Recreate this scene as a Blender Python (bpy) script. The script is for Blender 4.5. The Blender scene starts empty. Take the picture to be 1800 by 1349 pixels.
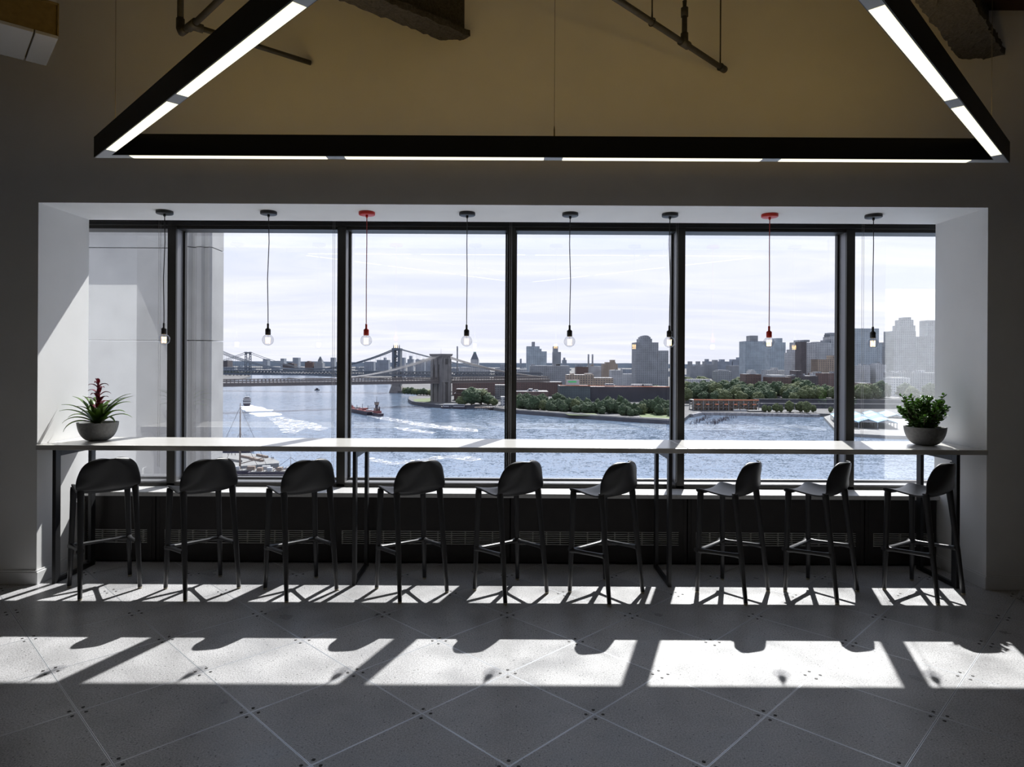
import bpy, bmesh, math, random
from mathutils import Vector, Matrix, noise
R = math.radians
random.seed(7)
scn = bpy.context.scene
COL = scn.collection

# ------------------------------------------------------------------ camera
HC = 1.75                       # eye height
F = 1165.0                      # focal length in pixels of the 1800 px frame
VX, VY, ROLL = 887.0, 636.0, 0.0054
cam_d = bpy.data.cameras.new('camera')
cam_d.sensor_width = 36.0
cam_d.sensor_fit = 'HORIZONTAL'
cam_d.lens = 36.0 * F / 1800.0
cam_d.shift_x = (900 - VX) / 1800.0
cam_d.shift_y = -(674.5 - VY) / 1800.0
cam_d.clip_start = 0.05
cam_d.clip_end = 40000
cam = bpy.data.objects.new('camera', cam_d)
cam.location = (0, 0, HC)
cam.rotation_euler = (R(90), -ROLL, 0)
COL.objects.link(cam)
scn.camera = cam

# ------------------------------------------------------------------ world, sun, exposure
SUN_AZ, SUN_EL = 19.3, 47.0     # degrees right of +Y, above horizon
SUN_E, SKY = 7.0, 1.07
world = bpy.data.worlds.new('world')
scn.world = world
world.use_nodes = True
def build_world():
    nt = world.node_tree; N = nt.nodes; L = nt.links
    N.clear()
    out = N.new('ShaderNodeOutputWorld'); bg = N.new('ShaderNodeBackground')
    tc = N.new('ShaderNodeTexCoord'); sep = N.new('ShaderNodeSeparateXYZ')
    L.new(tc.outputs['Generated'], sep.inputs[0])
    ramp = N.new('ShaderNodeValToRGB'); r = ramp.color_ramp
    r.elements[0].position = 0.0; r.elements[0].color = (.72, .725, .82, 1)
    r.elements[1].position = 1.0; r.elements[1].color = (.34, .46, .72, 1)
    e = r.elements.new(.12); e.color = (.70, .72, .85, 1)
    e = r.elements.new(.4); e.color = (.56, .66, .87, 1)
    L.new(sep.outputs['Z'], ramp.inputs[0])
    # cirrus: project the direction on a high plane
    add = N.new('ShaderNodeMath'); add.operation = 'ADD'; add.inputs[1].default_value = .10
    ab = N.new('ShaderNodeMath'); ab.operation = 'ABSOLUTE'
    L.new(sep.outputs['Z'], ab.inputs[0]); L.new(ab.outputs[0], add.inputs[0])
    dx = N.new('ShaderNodeMath'); dx.operation = 'DIVIDE'
    dy = N.new('ShaderNodeMath'); dy.operation = 'DIVIDE'
    L.new(sep.outputs['X'], dx.inputs[0]); L.new(add.outputs[0], dx.inputs[1])
    L.new(sep.outputs['Y'], dy.inputs[0]); L.new(add.outputs[0], dy.inputs[1])
    cmb = N.new('ShaderNodeCombineXYZ')
    L.new(dx.outputs[0], cmb.inputs[0]); L.new(dy.outputs[0], cmb.inputs[1])
    mp = N.new('ShaderNodeMapping'); mp.inputs['Rotation'].default_value = (0, 0, R(24))
    mp.inputs['Scale'].default_value = (.55, 1.5, 1)
    L.new(cmb.outputs[0], mp.inputs[0])
    ns = N.new('ShaderNodeTexNoise'); ns.inputs['Scale'].default_value = 1.1
    ns.inputs['Detail'].default_value = 7; ns.inputs['Roughness'].default_value = .58
    ns.inputs['Distortion'].default_value = .7
    L.new(mp.outputs[0], ns.inputs['Vector'])
    cr = N.new('ShaderNodeValToRGB')
    cr.color_ramp.elements[0].position = .40; cr.color_ramp.elements[1].position = .72
    L.new(ns.outputs[0], cr.inputs[0])
    mul = N.new('ShaderNodeMath'); mul.operation = 'MULTIPLY'; mul.inputs[1].default_value = .75
    L.new(cr.outputs[0], mul.inputs[0])
    mix = N.new('ShaderNodeMix'); mix.data_type = 'RGBA'
    L.new(mul.outputs[0], mix.inputs[0]); L.new(ramp.outputs[0], mix.inputs[6])
    mix.inputs[7].default_value = (.92, .90, .965, 1)
    L.new(mix.outputs[2], bg.inputs[0]); bg.inputs[1].default_value = SKY
    L.new(bg.outputs[0], out.inputs[0])
build_world()
sun_d = bpy.data.lights.new('sun', 'SUN')
sun_d.energy = SUN_E; sun_d.angle = R(.53); sun_d.color = (1, .98, .955)
sun = bpy.data.objects.new('sun', sun_d)
sd = Vector((-math.sin(R(SUN_AZ)) * math.cos(R(SUN_EL)), -math.cos(R(SUN_AZ)) * math.cos(R(SUN_EL)), -math.sin(R(SUN_EL))))
sun.rotation_euler = sd.to_track_quat('-Z', 'Y').to_euler()
sun.location = (8, 25, 30)
COL.objects.link(sun)
vs = scn.view_settings
vs.view_transform = 'Standard'; vs.look = 'None'; vs.gamma = 1.0
vs.use_curve_mapping = False; vs.exposure = 0.6

# ------------------------------------------------------------------ helpers
def px(x, y, Y):
    """world point seen at pixel x, y of the photograph when it stands at distance Y"""
    dx, dy = x - VX, y - VY
    return Vector(((dx + dy * ROLL) * Y / F, Y, HC - (dy - dx * ROLL) * Y / F))
def on_z(x, y, z):
    dx, dy = x - VX, y - VY
    Y = (HC - z) * F / (dy - dx * ROLL)
    return px(x, y, Y)

def mat(name, color=(.5, .5, .5), rough=.5, metal=0.0, var=0.0, vscale=20.0, bump=0.0, bscale=200.0, spec=.5, emit=None, estr=0.0):
    m = bpy.data.materials.new(name); m.use_nodes = True
    nt = m.node_tree; b = nt.nodes['Principled BSDF']
    b.inputs['Base Color'].default_value = (*color, 1)
    b.inputs['Roughness'].default_value = rough
    b.inputs['Metallic'].default_value = metal
    b.inputs['Specular IOR Level'].default_value = spec
    geo = None
    if var or bump:
        geo = nt.nodes.new('ShaderNodeNewGeometry')
    if var:
        n = nt.nodes.new('ShaderNodeTexNoise'); n.inputs['Scale'].default_value = vscale; n.inputs['Detail'].default_value = 5
        nt.links.new(geo.outputs['Position'], n.inputs['Vector'])
        r = nt.nodes.new('ShaderNodeMapRange')
        r.inputs[1].default_value = .3; r.inputs[2].default_value = .7
        r.inputs[3].default_value = 1 - var; r.inputs[4].default_value = 1 + var
        nt.links.new(n.outputs[0], r.inputs[0])
        v = nt.nodes.new('ShaderNodeVectorMath'); v.operation = 'SCALE'; v.inputs[0].default_value = color
        nt.links.new(r.outputs[0], v.inputs['Scale']); nt.links.new(v.outputs[0], b.inputs['Base Color'])
    if bump:
        n = nt.nodes.new('ShaderNodeTexNoise'); n.inputs['Scale'].default_value = bscale; n.inputs['Detail'].default_value = 3
        nt.links.new(geo.outputs['Position'], n.inputs['Vector'])
        bp = nt.nodes.new('ShaderNodeBump'); bp.inputs['Strength'].default_value = bump; bp.inputs['Distance'].default_value = .01
        nt.links.new(n.outputs[0], bp.inputs['Height']); nt.links.new(bp.outputs[0], b.inputs['Normal'])
    if emit:
        b.inputs['Emission Color'].default_value = (*emit, 1); b.inputs['Emission Strength'].default_value = estr
    return m

class MB:
    """collects simple shapes; build() links them as one mesh object"""
    def __init__(s): s.v = []; s.f = []; s.sm = []
    def quad(s, pts, smooth=False):
        i = len(s.v); s.v += [tuple(p) for p in pts]; s.f.append(tuple(range(i, i + len(pts)))); s.sm.append(smooth)
    def box(s, x0, x1, y0, y1, z0, z1, M=None):
        i = len(s.v)
        P = [(x0, y0, z0), (x1, y0, z0), (x1, y1, z0), (x0, y1, z0), (x0, y0, z1), (x1, y0, z1), (x1, y1, z1), (x0, y1, z1)]
        if M is not None: P = [tuple(M @ Vector(p)) for p in P]
        s.v += P
        for q in ((3, 2, 1, 0), (4, 5, 6, 7), (0, 1, 5, 4), (1, 2, 6, 5), (2, 3, 7, 6), (3, 0, 4, 7)):
            s.f.append(tuple(i + k for k in q)); s.sm.append(False)
    def prism(s, poly, z0, z1):
        i = len(s.v); n = len(poly)
        s.v += [(p[0], p[1], z0) for p in poly] + [(p[0], p[1], z1) for p in poly]
        s.f.append(tuple(i + k for k in reversed(range(n)))); s.sm.append(False)
        s.f.append(tuple(i + n + k for k in range(n))); s.sm.append(False)
        for k in range(n):
            s.f.append((i + k, i + (k + 1) % n, i + n + (k + 1) % n, i + n + k)); s.sm.append(False)
    def lathe(s, prof, c=(0, 0, 0), seg=24, sx=1.0, sy=1.0, smooth=True):
        i = len(s.v); n = len(prof)
        for r, z in prof:
            for k in range(seg):
                a = 2 * math.pi * k / seg
                s.v.append((c[0] + r * sx * math.cos(a), c[1] + r * sy * math.sin(a), c[2] + z))
        for j in range(n - 1):
            for k in range(seg):
                s.f.append((i + j * seg + k, i + j * seg + (k + 1) % seg, i + (j + 1) * seg + (k + 1) % seg, i + (j + 1) * seg + k)); s.sm.append(smooth)
        s.f.append(tuple(i + k for k in reversed(range(seg)))); s.sm.append(False)
        s.f.append(tuple(i + (n - 1) * seg + k for k in range(seg))); s.sm.append(False)
    def tube(s, pts, rad, seg=10, sx=1.0, up=None, smooth=True):
        """tube through pts; rad number or list; sx widens the ring sideways"""
        pts = [Vector(p) for p in pts]; n = len(pts)
        if not hasattr(rad, '__len__'): rad = [rad] * n
        i = len(s.v); prev = None
        for j, p in enumerate(pts):
            t = (pts[min(j + 1, n - 1)] - pts[max(j - 1, 0)]).normalized()
            if prev is None:
                a = Vector(up) if up else (Vector((1, 0, 0)) if abs(t.x) < .8 else Vector((0, 1, 0)))
            else: a = prev
            a = (a - t * a.dot(t)).normalized(); prev = a; b = t.cross(a)
            for k in range(seg):
                w = 2 * math.pi * k / seg
                s.v.append(tuple(p + a * (math.cos(w) * rad[j] * sx) + b * (math.sin(w) * rad[j])))
        for j in range(n - 1):
            for k in range(seg):
                s.f.append((i + j * seg + k, i + j * seg + (k + 1) % seg, i + (j + 1) * seg + (k + 1) % seg, i + (j + 1) * seg + k)); s.sm.append(smooth)
        s.f.append(tuple(i + k for k in reversed(range(seg)))); s.sm.append(False)
        s.f.append(tuple(i + (n - 1) * seg + k for k in range(seg))); s.sm.append(False)
    def bar(s, a, b, w, h):
        """rectangular bar from a to b, w across (horizontal), h high"""
        a, b = Vector(a), Vector(b); t = (b - a).normalized()
        u = t.cross(Vector((0, 0, 1)))
        if u.length < 1e-4: u = Vector((1, 0, 0))
        u = u.normalized() * w / 2; v = u.cross(t).normalized() * h / 2
        i = len(s.v)
        for p in (a, b):
            s.v += [tuple(p - u - v), tuple(p + u - v), tuple(p + u + v), tuple(p - u + v)]
        for q in ((0, 1, 2, 3), (7, 6, 5, 4), (0, 4, 5, 1), (1, 5, 6, 2), (2, 6, 7, 3), (3, 7, 4, 0)):
            s.f.append(tuple(i + k for k in q)); s.sm.append(False)
    def mesh(s, name):
        me = bpy.data.meshes.new(name); me.from_pydata(s.v, [], s.f)
        me.polygons.foreach_set('use_smooth', s.sm)
        bm = bmesh.new(); bm.from_mesh(me); bmesh.ops.recalc_face_normals(bm, faces=bm.faces); bm.to_mesh(me); bm.free()
        me.update(); return me
    def build(s, name, m, parent=None, bevel=0.0, seg=2):
        o = bpy.data.objects.new(name, s.mesh(name)); COL.objects.link(o)
        if m: o.data.materials.append(m)
        if parent is not None: o.parent = parent
        if bevel:
            md = o.modifiers.new('bevel', 'BEVEL'); md.width = bevel; md.segments = seg; md.limit_method = 'ANGLE'; md.angle_limit = R(40)
        return o
def link_mesh(name, me, parent=None, loc=(0, 0, 0), rz=0, sc=None):
    o = bpy.data.objects.new(name, me); COL.objects.link(o)
    if parent is not None: o.parent = parent
    o.location = loc; o.rotation_euler = (0, 0, rz)
    if sc: o.scale = sc
    return o
def tag(o, label=None, cat=None, group=None, kind=None):
    if label: o['label'] = label
    if cat: o['category'] = cat
    if group: o['group'] = group
    if kind: o['kind'] = kind
    return o
def empty(name, loc=(0, 0, 0), rz=0):
    o = bpy.data.objects.new(name, None); COL.objects.link(o); o.location = loc; o.rotation_euler = (0, 0, rz)
    o.empty_display_size = .1
    return o
def struct(o): o['kind'] = 'structure'; return o
def copy_tree(o, parent=None):
    c = o.copy(); COL.objects.link(c); c.parent = parent
    for ch in list(o.children): copy_tree(ch, c)
    return c

# ------------------------------------------------------------------ materials of the room
M = {}
M['wall'] = mat('painted_plaster', (.84, .835, .83), .75, var=.025, vscale=3, bump=.06, bscale=160)
M['base'] = mat('baseboard_paint', (.82, .82, .82), .5)
M['ceil'] = mat('dark_ceiling', (.30, .285, .26), .9)
M['back'] = mat('room_paint', (.46, .46, .48), .85)
M['frame'] = mat('dark_bronze_aluminium', (.035, .033, .030), .42, metal=.35)
M['jamb'] = mat('grey_anodised', (.22, .22, .23), .4, metal=.5)
M['sill'] = mat('stone_sill', (.55, .54, .53), .35, var=.06, vscale=40)
M['cover'] = mat('dark_brown_panel', (.022, .018, .017), .55, var=.15, vscale=12)
M['grille'] = mat('grille_metal', (.50, .49, .47), .5)
M['black'] = mat('stool_polypropylene', (.032, .032, .035), .36, bump=.05, bscale=900)
M['steel'] = mat('black_powder_coat', (.020, .020, .022), .42)
M['glide'] = mat('nylon_glide', (.55, .50, .38), .5)
M['bowl'] = mat('cast_concrete', (.15, .15, .15), .75, var=.18, vscale=45, bump=.25, bscale=150)
M['soil'] = mat('potting_soil', (.05, .038, .028), .95, var=.4, vscale=120, bump=.8, bscale=120)
def leaf_mat(name, color, rough, var, vscale, tr):
    m = mat(name, color, rough, var=var, vscale=vscale); nt = m.node_tree; b = nt.nodes['Principled BSDF']; out = nt.nodes['Material Output']
    t = nt.nodes.new('ShaderNodeBsdfTranslucent'); t.inputs[0].default_value = (*tr, 1); mx = nt.nodes.new('ShaderNodeMixShader'); mx.inputs[0].default_value = .42
    nt.links.new(b.outputs[0], mx.inputs[1]); nt.links.new(t.outputs[0], mx.inputs[2]); nt.links.new(mx.outputs[0], out.inputs[0]); return m
M['leafA'] = leaf_mat('bromeliad_leaf', (.11, .20, .035), .36, .25, 18, (.26, .38, .05))
M['bract'] = leaf_mat('bromeliad_bract', (.20, .035, .060), .42, .35, 22, (.30, .05, .06))
M['leafB'] = leaf_mat('jade_leaf', (.10, .21, .05), .22, .25, 30, (.22, .38, .07))
M['stem'] = mat('plant_stem', (.10, .075, .045), .7)
M['cord'] = mat('black_cord', (.02, .02, .02), .6)
M['cord_r'] = mat('red_cord', (.40, .022, .012), .5)
M['sock'] = mat('black_silicone', (.022, .022, .024), .45)
M['sock_r'] = mat('red_silicone', (.62, .028, .012), .4)
M['fil'] = mat('glowing_filament', (1, .7, .4), .5, emit=(1, .62, .25), estr=7.0)
M['brass'] = mat('brass_cap', (.6, .5, .32), .3, metal=1)
M['lamp'] = mat('lamp_black_housing', (.016, .016, .016), .5)
M['lampg'] = mat('lamp_aluminium_plate', (.42, .42, .43), .45, metal=.2)
M['led'] = mat('lit_diffuser', (1, 1, 1), .5, emit=(1, .93, .66), estr=.90)
M['ledup'] = mat('uplight_diffuser', (1, 1, 1), .5, emit=(1, .64, .15), estr=4.6)
M['cable'] = mat('steel_cable', (.10, .09, .07), .5, metal=.5)
M['pipe'] = mat('dark_iron_pipe', (.045, .043, .042), .6, var=.2, vscale=30)
M['spray'] = mat('sprayed_fireproofing', (.055, .050, .045), .95, var=.4, vscale=60, bump=1.0, bscale=70)
M['girder'] = mat('dark_red_steel', (.05, .015, .013), .6)
M['duct'] = mat('white_duct_panel', (.45, .46, .48), .6)
M['ductside'] = mat('kraft_insulation', (.20, .14, .05), .8, var=.12, vscale=30)
M['plate'] = mat('white_plastic', (.8, .8, .8), .4)
M['slot'] = mat('dark_slot', (.03, .03, .03), .6)
M['chain'] = mat('bead_chain', (.55, .55, .55), .3, metal=.6)
M['screw'] = mat('dark_screw', (.03, .028, .027), .6)
M['trim'] = mat('aluminium_edging', (.68, .69, .72), .30, metal=.5)

def glass_mat(name, tint, f0, fr, rough=0.0):
    m = bpy.data.materials.new(name); m.use_nodes = True
    nt = m.node_tree; N = nt.nodes; L = nt.links; N.clear()
    out = N.new('ShaderNodeOutputMaterial'); mix = N.new('ShaderNodeMixShader')
    tr = N.new('ShaderNodeBsdfTransparent'); tr.inputs[0].default_value = (*tint, 1)
    gl = N.new('ShaderNodeBsdfGlossy'); gl.inputs['Roughness'].default_value = rough
    lw = N.new('ShaderNodeLayerWeight'); lw.inputs[0].default_value = .5
    pw = N.new('ShaderNodeMath'); pw.operation = 'POWER'; pw.inputs[1].default_value = 3.0
    ma = N.new('ShaderNodeMath'); ma.operation = 'MULTIPLY_ADD'; ma.inputs[1].default_value = fr; ma.inputs[2].default_value = f0
    L.new(lw.outputs['Facing'], pw.inputs[0]); L.new(pw.outputs[0], ma.inputs[0]); L.new(ma.outputs[0], mix.inputs[0])
    L.new(tr.outputs[0], mix.inputs[1]); L.new(gl.outputs[0], mix.inputs[2]); L.new(mix.outputs[0], out.inputs[0])
    return m
M['pane'] = glass_mat('window_glass', (.97, .98, .98), .125, .5)
M['bulb'] = glass_mat('clear_bulb_glass', (.87, .87, .88), .03, .55)

def terrazzo():
    m = bpy.data.materials.new('terrazzo_tile'); m.use_nodes = True
    nt = m.node_tree; N = nt.nodes; L = nt.links; b = N['Principled BSDF']
    geo = N.new('ShaderNodeNewGeometry'); oi = N.new('ShaderNodeObjectInfo')
    def ramp(src, p0, p1, c0, c1):
        r = N.new('ShaderNodeMapRange'); r.inputs[1].default_value = p0; r.inputs[2].default_value = p1
        r.inputs[3].default_value = c0; r.inputs[4].default_value = c1; L.new(src, r.inputs[0]); return r.outputs[0]
    def mul(a, b_):
        n = N.new('ShaderNodeMath'); n.operation = 'MULTIPLY'; L.new(a, n.inputs[0]); L.new(b_, n.inputs[1]); return n.outputs[0]
    vo = N.new('ShaderNodeTexVoronoi'); vo.inputs['Scale'].default_value = 42; L.new(geo.outputs['Position'], vo.inputs['Vector'])
    s1 = ramp(vo.outputs['Distance'], .13, .20, .25, 1.0)          # larger dark chips, sparse
    vc = N.new('ShaderNodeSeparateColor'); L.new(vo.outputs['Color'], vc.inputs[0])
    keep = ramp(vc.outputs[0], .62, .66, 0.0, 1.0)
    mx = N.new('ShaderNodeMath'); mx.operation = 'MAXIMUM'
    inv = N.new('ShaderNodeMath'); inv.operation = 'SUBTRACT'; inv.inputs[0].default_value = 1; L.new(keep, inv.inputs[1])
    L.new(s1, mx.inputs[0]); L.new(inv.outputs[0], mx.inputs[1])
    n1 = N.new('ShaderNodeTexNoise'); n1.inputs['Scale'].default_value = 130; n1.inputs['Detail'].default_value = 2; L.new(geo.outputs['Position'], n1.inputs['Vector'])
    s2 = ramp(n1.outputs[0], .30, .62, .50, 1.16)
    n2 = N.new('ShaderNodeTexNoise'); n2.inputs['Scale'].default_value = 3.2; n2.inputs['Detail'].default_value = 4; L.new(geo.outputs['Position'], n2.inputs['Vector'])
    s3 = ramp(n2.outputs[0], .3, .7, .80, 1.16)
    s4 = ramp(oi.outputs['Random'], 0, 1, .90, 1.08)
    k = mul(mul(mx.outputs[0], s2), mul(s3, s4))
    v = N.new('ShaderNodeVectorMath'); v.operation = 'SCALE'; v.inputs[0].default_value = (.46, .455, .465)
    L.new(k, v.inputs['Scale']); L.new(v.outputs[0], b.inputs['Base Color'])
    rr = ramp(n2.outputs[0], .3, .7, .27, .42); L.new(rr, b.inputs['Roughness'])
    b.inputs['Specular IOR Level'].default_value = .55
    return m
M['tile'] = terrazzo()
def tabletop_mat():
    m = bpy.data.materials.new('bleached_wood_laminate'); m.use_nodes = True
    nt = m.node_tree; N = nt.nodes; L = nt.links; b = N['Principled BSDF']
    geo = N.new('ShaderNodeNewGeometry'); mp = N.new('ShaderNodeMapping'); mp.inputs['Scale'].default_value = (1.4, 30, 30)
    L.new(geo.outputs['Position'], mp.inputs[0])
    n = N.new('ShaderNodeTexNoise'); n.inputs['Scale'].default_value = 2.2; n.inputs['Detail'].default_value = 6; n.inputs['Distortion'].default_value = .4
    L.new(mp.outputs[0], n.inputs['Vector'])
    r = N.new('ShaderNodeValToRGB'); r.color_ramp.elements[0].position = .3; r.color_ramp.elements[1].position = .75
    r.color_ramp.elements[0].color = (.56, .54, .51, 1); r.color_ramp.elements[1].color = (.68, .665, .64, 1)
    L.new(n.outputs[0], r.inputs[0]); L.new(r.outputs[0], b.inputs['Base Color'])
    b.inputs['Roughness'].default_value = .24
    return m
M['top'] = tabletop_mat()

# ------------------------------------------------------------------ room shell
YW, YB, YF, YG = 5.148, 5.775, 5.97, 6.14     # wall face, back of wall, window frame face, glass
XL, XR, ZT = -3.627, 3.749, 2.967             # opening
RX0, RX1, RY0, RZ1 = -6.6, 6.9, -6.0, 4.95
fl = MB(); fl.box(RX0 - .2, RX1 + .2, RY0 - .2, 6.2, -.30, -.014)
floor = struct(fl.build('floor', M['tile']))
# tiles laid at 45 degrees
DG = .855; OX, OY = .455, 3.29
side = DG / math.sqrt(2)
def tile_mesh():
    h = side / 2 - .0012 - .0034
    mb = MB(); mb.box(-h, h, -h, h, -.012, 0); me = mb.mesh('tile'); me.materials.append(M['tile']); return me
def edge_mesh():
    mb = MB(); o = side / 2 - .0012; i_ = o - .0034
    for k in range(4):
        Mx = Matrix.Rotation(k * math.pi / 2, 4, 'Z')
        mb.box(-o, i_, -o, -i_, -.012, .0004, Mx)
    me = mb.mesh('edging'); me.materials.append(M['trim']); return me
def screw_mesh():
    mb = MB(); mb.lathe([(.0085, -.006), (.0085, .0012), (.006, .0020)], seg=10); me = mb.mesh('screw'); me.materials.append(M['screw']); return me
tm, em, sm = tile_mesh(), edge_mesh(), screw_mesh()
for j in range(-4, 7):
    cy = OY + (j + .5) * DG / 1.0 * .5 * 1.0
    for i in range(-7, 8):
        # tile centres sit between lattice corners
        cx = OX + i * DG + (DG / 2 if j % 2 == 0 else 0)
        cyy = OY + j * DG / 2
        if cyy < 2.2 or cyy > 6.1 or abs(cx) > 5.3: continue
        t = link_mesh('tile', tm, floor, (cx, cyy, 0), R(45))
        link_mesh('edging', em, t)
        if cyy < 5.6:
            q = side / 2 - .030
            for sx in (-1, 1):
                for sy in (-1, 1): link_mesh('screw', sm, t, (sx * q, sy * q, 0))
# wall with the window opening: one thick wall, its inner faces are the white reveals
wf = MB()
wf.box(RX0, XL, YW, YB, 0, RZ1); wf.box(XR, RX1, YW, YB, 0, RZ1); wf.box(XL, XR, YW, YB, ZT, RZ1)
wall_f = struct(wf.build('wall_front', M['wall']))
o = MB(); o.box(RX0 - .2, RX0, RY0, 6.2, 0, RZ1); struct(o.build('wall_left', M['back']))
o = MB(); o.box(RX1, RX1 + .2, RY0, 6.2, 0, RZ1); struct(o.build('wall_right', M['back']))
o = MB(); o.box(RX0 - .2, RX1 + .2, RY0 - .2, RY0, 0, RZ1); struct(o.build('wall_back', M['back']))
o = MB(); o.box(RX0 - .2, RX1 + .2, RY0 - .2, 6.2, RZ1, RZ1 + .25); struct(o.build('ceiling', M['ceil']))
o = MB(); o.box(RX0, RX1, YB, 6.17, ZT + .09, RZ1); struct(o.build('wall_spandrel', M['frame']))
# baseboards
def base(name, x0, x1, y0, y1):
    b = MB(); b.box(x0, x1, y0, y1, 0, .095); b.box(x0 + (.004 if x1 - x0 < .05 else 0), x1 - (.004 if x1 - x0 < .05 else 0), y0 + (.004 if y1 - y0 < .05 else 0), y1 - (.004 if y1 - y0 < .05 else 0), .095, .112)
    return struct(b.build(name, M['base'], bevel=.002))
base('baseboard_front_left', RX0, XL, YW - .014, YW)
base('baseboard_front_right', XR, RX1, YW - .014, YW)
base('baseboard_reveal_left', XL, XL + .014, YW - .014, YB)
base('baseboard_reveal_right', XR - .014, XR, YW - .014, YB)

# window bays
MX = [-4.534, -3.004, -1.474, .056, 1.586, 3.116, 4.646]
ZS0, ZH = .66, 2.935
for n in range(6):
    x0, x1 = MX[n], MX[n + 1]
    w = struct(empty('window_%d' % (n + 1), ((x0 + x1) / 2, YG, ZS0)))
    def part(mb, name, m, bev=0.0):
        ob = mb.build(name, m, w, bevel=bev); ob.location = (-(x0 + x1) / 2, -YG, -ZS0); return ob
    b = MB(); b.box(x0 + .03, x1 - .03, YG + .010, YG + .016, ZS0 + .01, ZH + .01); part(b, 'pane', M['pane'])
    b = MB(); b.box(x0, x1, YF + .02, 6.17, ZH, ZT + .10); b.box(x0, x1, YF - .02, YF + .05, ZH + .028, ZT + .10); b.box(x0, x1, YF - .03, YF - .02, ZH + .055, ZT + .10); part(b, 'head_frame', M['frame'])
    b = MB(); b.box(x0, x1, YF, YF + .06, .58, ZS0 - .022); b.box(x0, x1, YF + .06, 6.17, .58, ZS0 - .022); part(b, 'bottom_rail', M['frame'])
    b = MB(); b.box(x0 + .038, x1 - .038, YF + .012, YG + .004, ZS0 - .022, ZS0 - .006); b.box(x0 + .038, x1 - .038, YG - .035, YG + .004, ZS0 - .006, ZS0 + .014); part(b, 'bottom_stop', M['jamb'], .002)
    for xx, sgn in ((x0 + .0375, 1), (x1 - .0375, -1)):
        b = MB(); b.box(min(xx, xx + sgn * .016), max(xx, xx + sgn * .016), YG - .03, YG + .012, ZS0, ZH); part(b, 'side_stop', M['frame'])
    b = MB(); b.box(x1 - .0375, x1 + .0375, YF, YF + .03, .58, ZT + .1); part(b, 'mullion', M['frame'], .002)
    b = MB(); b.box(x1 - .0365, x1 + .0365, YF + .03, 6.19, .60, ZT + .1); part(b, 'mullion_web', M['jamb'])
# outer end piers, closing the bay left and right
o = MB(); o.box(RX0 - .2, MX[0] + .04, YB, 6.36, 0, RZ1); struct(o.build('wall_pier_left', M['wall']))
o = MB(); o.box(MX[6] - .04, RX1 + .2, YB, 6.36, 0, RZ1); struct(o.build('wall_pier_right', M['wall']))
o = MB(); o.box(MX[0], MX[6], 6.0, 6.36, -.3, .58); struct(o.build('wall_below_window', M['frame']))
o = MB(); o.box(MX[0] + .04, MX[6] - .04, 5.70, YF + .03, .575, .612); struct(tag(o.build('trim_1', M['sill'], bevel=.004), 'pale stone window ledge running under all the panes'))

# convector covers under the ledge, one per bay
bay_names = ['beside the white left reveal', 'second bay from the left', 'third bay from the left', 'centre-right bay', 'bay beside the last mullion', 'beside the right reveal']
for n in range(6):
    x0, x1 = max(MX[n], XL + .015), min(MX[n + 1], XR - .015)
    if n > 0: x0 += .005
    if n < 5: x1 -= .005
    t = tag(empty('convector_cover', ((x0 + x1) / 2, 5.74, 0)), 'dark brown convector cover panel, ' + bay_names[n], 'radiator cover', 'convector covers under the window')
    cx = (x0 + x1) / 2
    b = MB(); gz0, gz1 = .165, .285
    gx0 = x0 + (.07 if n > 0 else .02); gx1 = x1 - (.07 if n < 5 else .02)
    b.box(x0, x1, 5.722, 5.96, .02, gz0); b.box(x0, x1, 5.722, 5.96, gz1, .574)
    b.box(x0, gx0, 5.722, 5.96, gz0, gz1); b.box(gx1, x1, 5.722, 5.96, gz0, gz1); b.box(gx0, gx1, 5.80, 5.96, gz0, gz1)
    ob = b.build('cover_body', M['cover'], t); ob.location = (-cx, -5.74, 0)
    b = MB()
    for k in range(7):
        z = gz0 + .004 + k * (gz1 - gz0 - .012) / 6
        b.box(gx0, gx1, 5.722, 5.742, z, z + .0055)
    xx = gx0
    while xx < gx1 - .01:
        b.box(xx, xx + .008, 5.728, 5.75, gz0, gz1); xx += .118
    ob = b.build('grille', M['grille'], t); ob.location = (-cx, -5.74, 0)
    for xs in (x0 + .028, x1 - .030):
        b = MB(); b.box(xs, xs + .002, 5.7195, 5.722, .03, .57)
        ob = b.build('seam_strip', M['cover'], t); ob.location = (-cx, -5.74, 0)
    b = MB(); b.box(x0, x1, 5.76, 5.95, -.012, .02); ob = b.build('toe_kick', M['slot'], t); ob.location = (-cx, -5.74, 0)

# ------------------------------------------------------------------ bar table
TZ1, TZ0, TY0, TY1 = 1.085, 1.046, 5.125, 5.69
t = tag(empty('bar_table', (0, 5.4, 0)), 'long pale bar table on black steel frames spanning the window', 'table')
def tpart(mb, name, m, bev=0.0):
    ob = mb.build(name, m, t, bevel=bev); ob.location = (0, -5.4, 0); return ob
jx = 1.42
b = MB(); b.box(XL + .004, jx - .0015, TY0, TY1, TZ0, TZ1); tpart(b, 'tabletop', M['top'], .003)
b = MB(); b.box(jx + .0015, XR - .004, TY0, TY1, TZ0, TZ1); tpart(b, 'tabletop', M['top'], .003)
b = MB(); b.box(XL + .004, XR - .004, TY1 - .004, TY1 + .012, TZ0 - .02, TZ1 - .004); tpart(b, 'back_lip', M['steel'])
for fx in (-3.50, -1.165, 1.295, 3.535):
    b = MB(); w = .0135
    b.box(fx - w, fx + w, 5.155, 5.215, 0.0, TZ0); b.box(fx - w, fx + w, 5.60, 5.66, 0.0, TZ0)
    b.box(fx - w, fx + w, 5.215, 5.60, TZ0 - .055, TZ0); b.box(fx - w, fx + w, 5.215, 5.60, 0.0, .035)
    tpart(b, 'leg_frame', M['steel'], .002)

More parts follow.
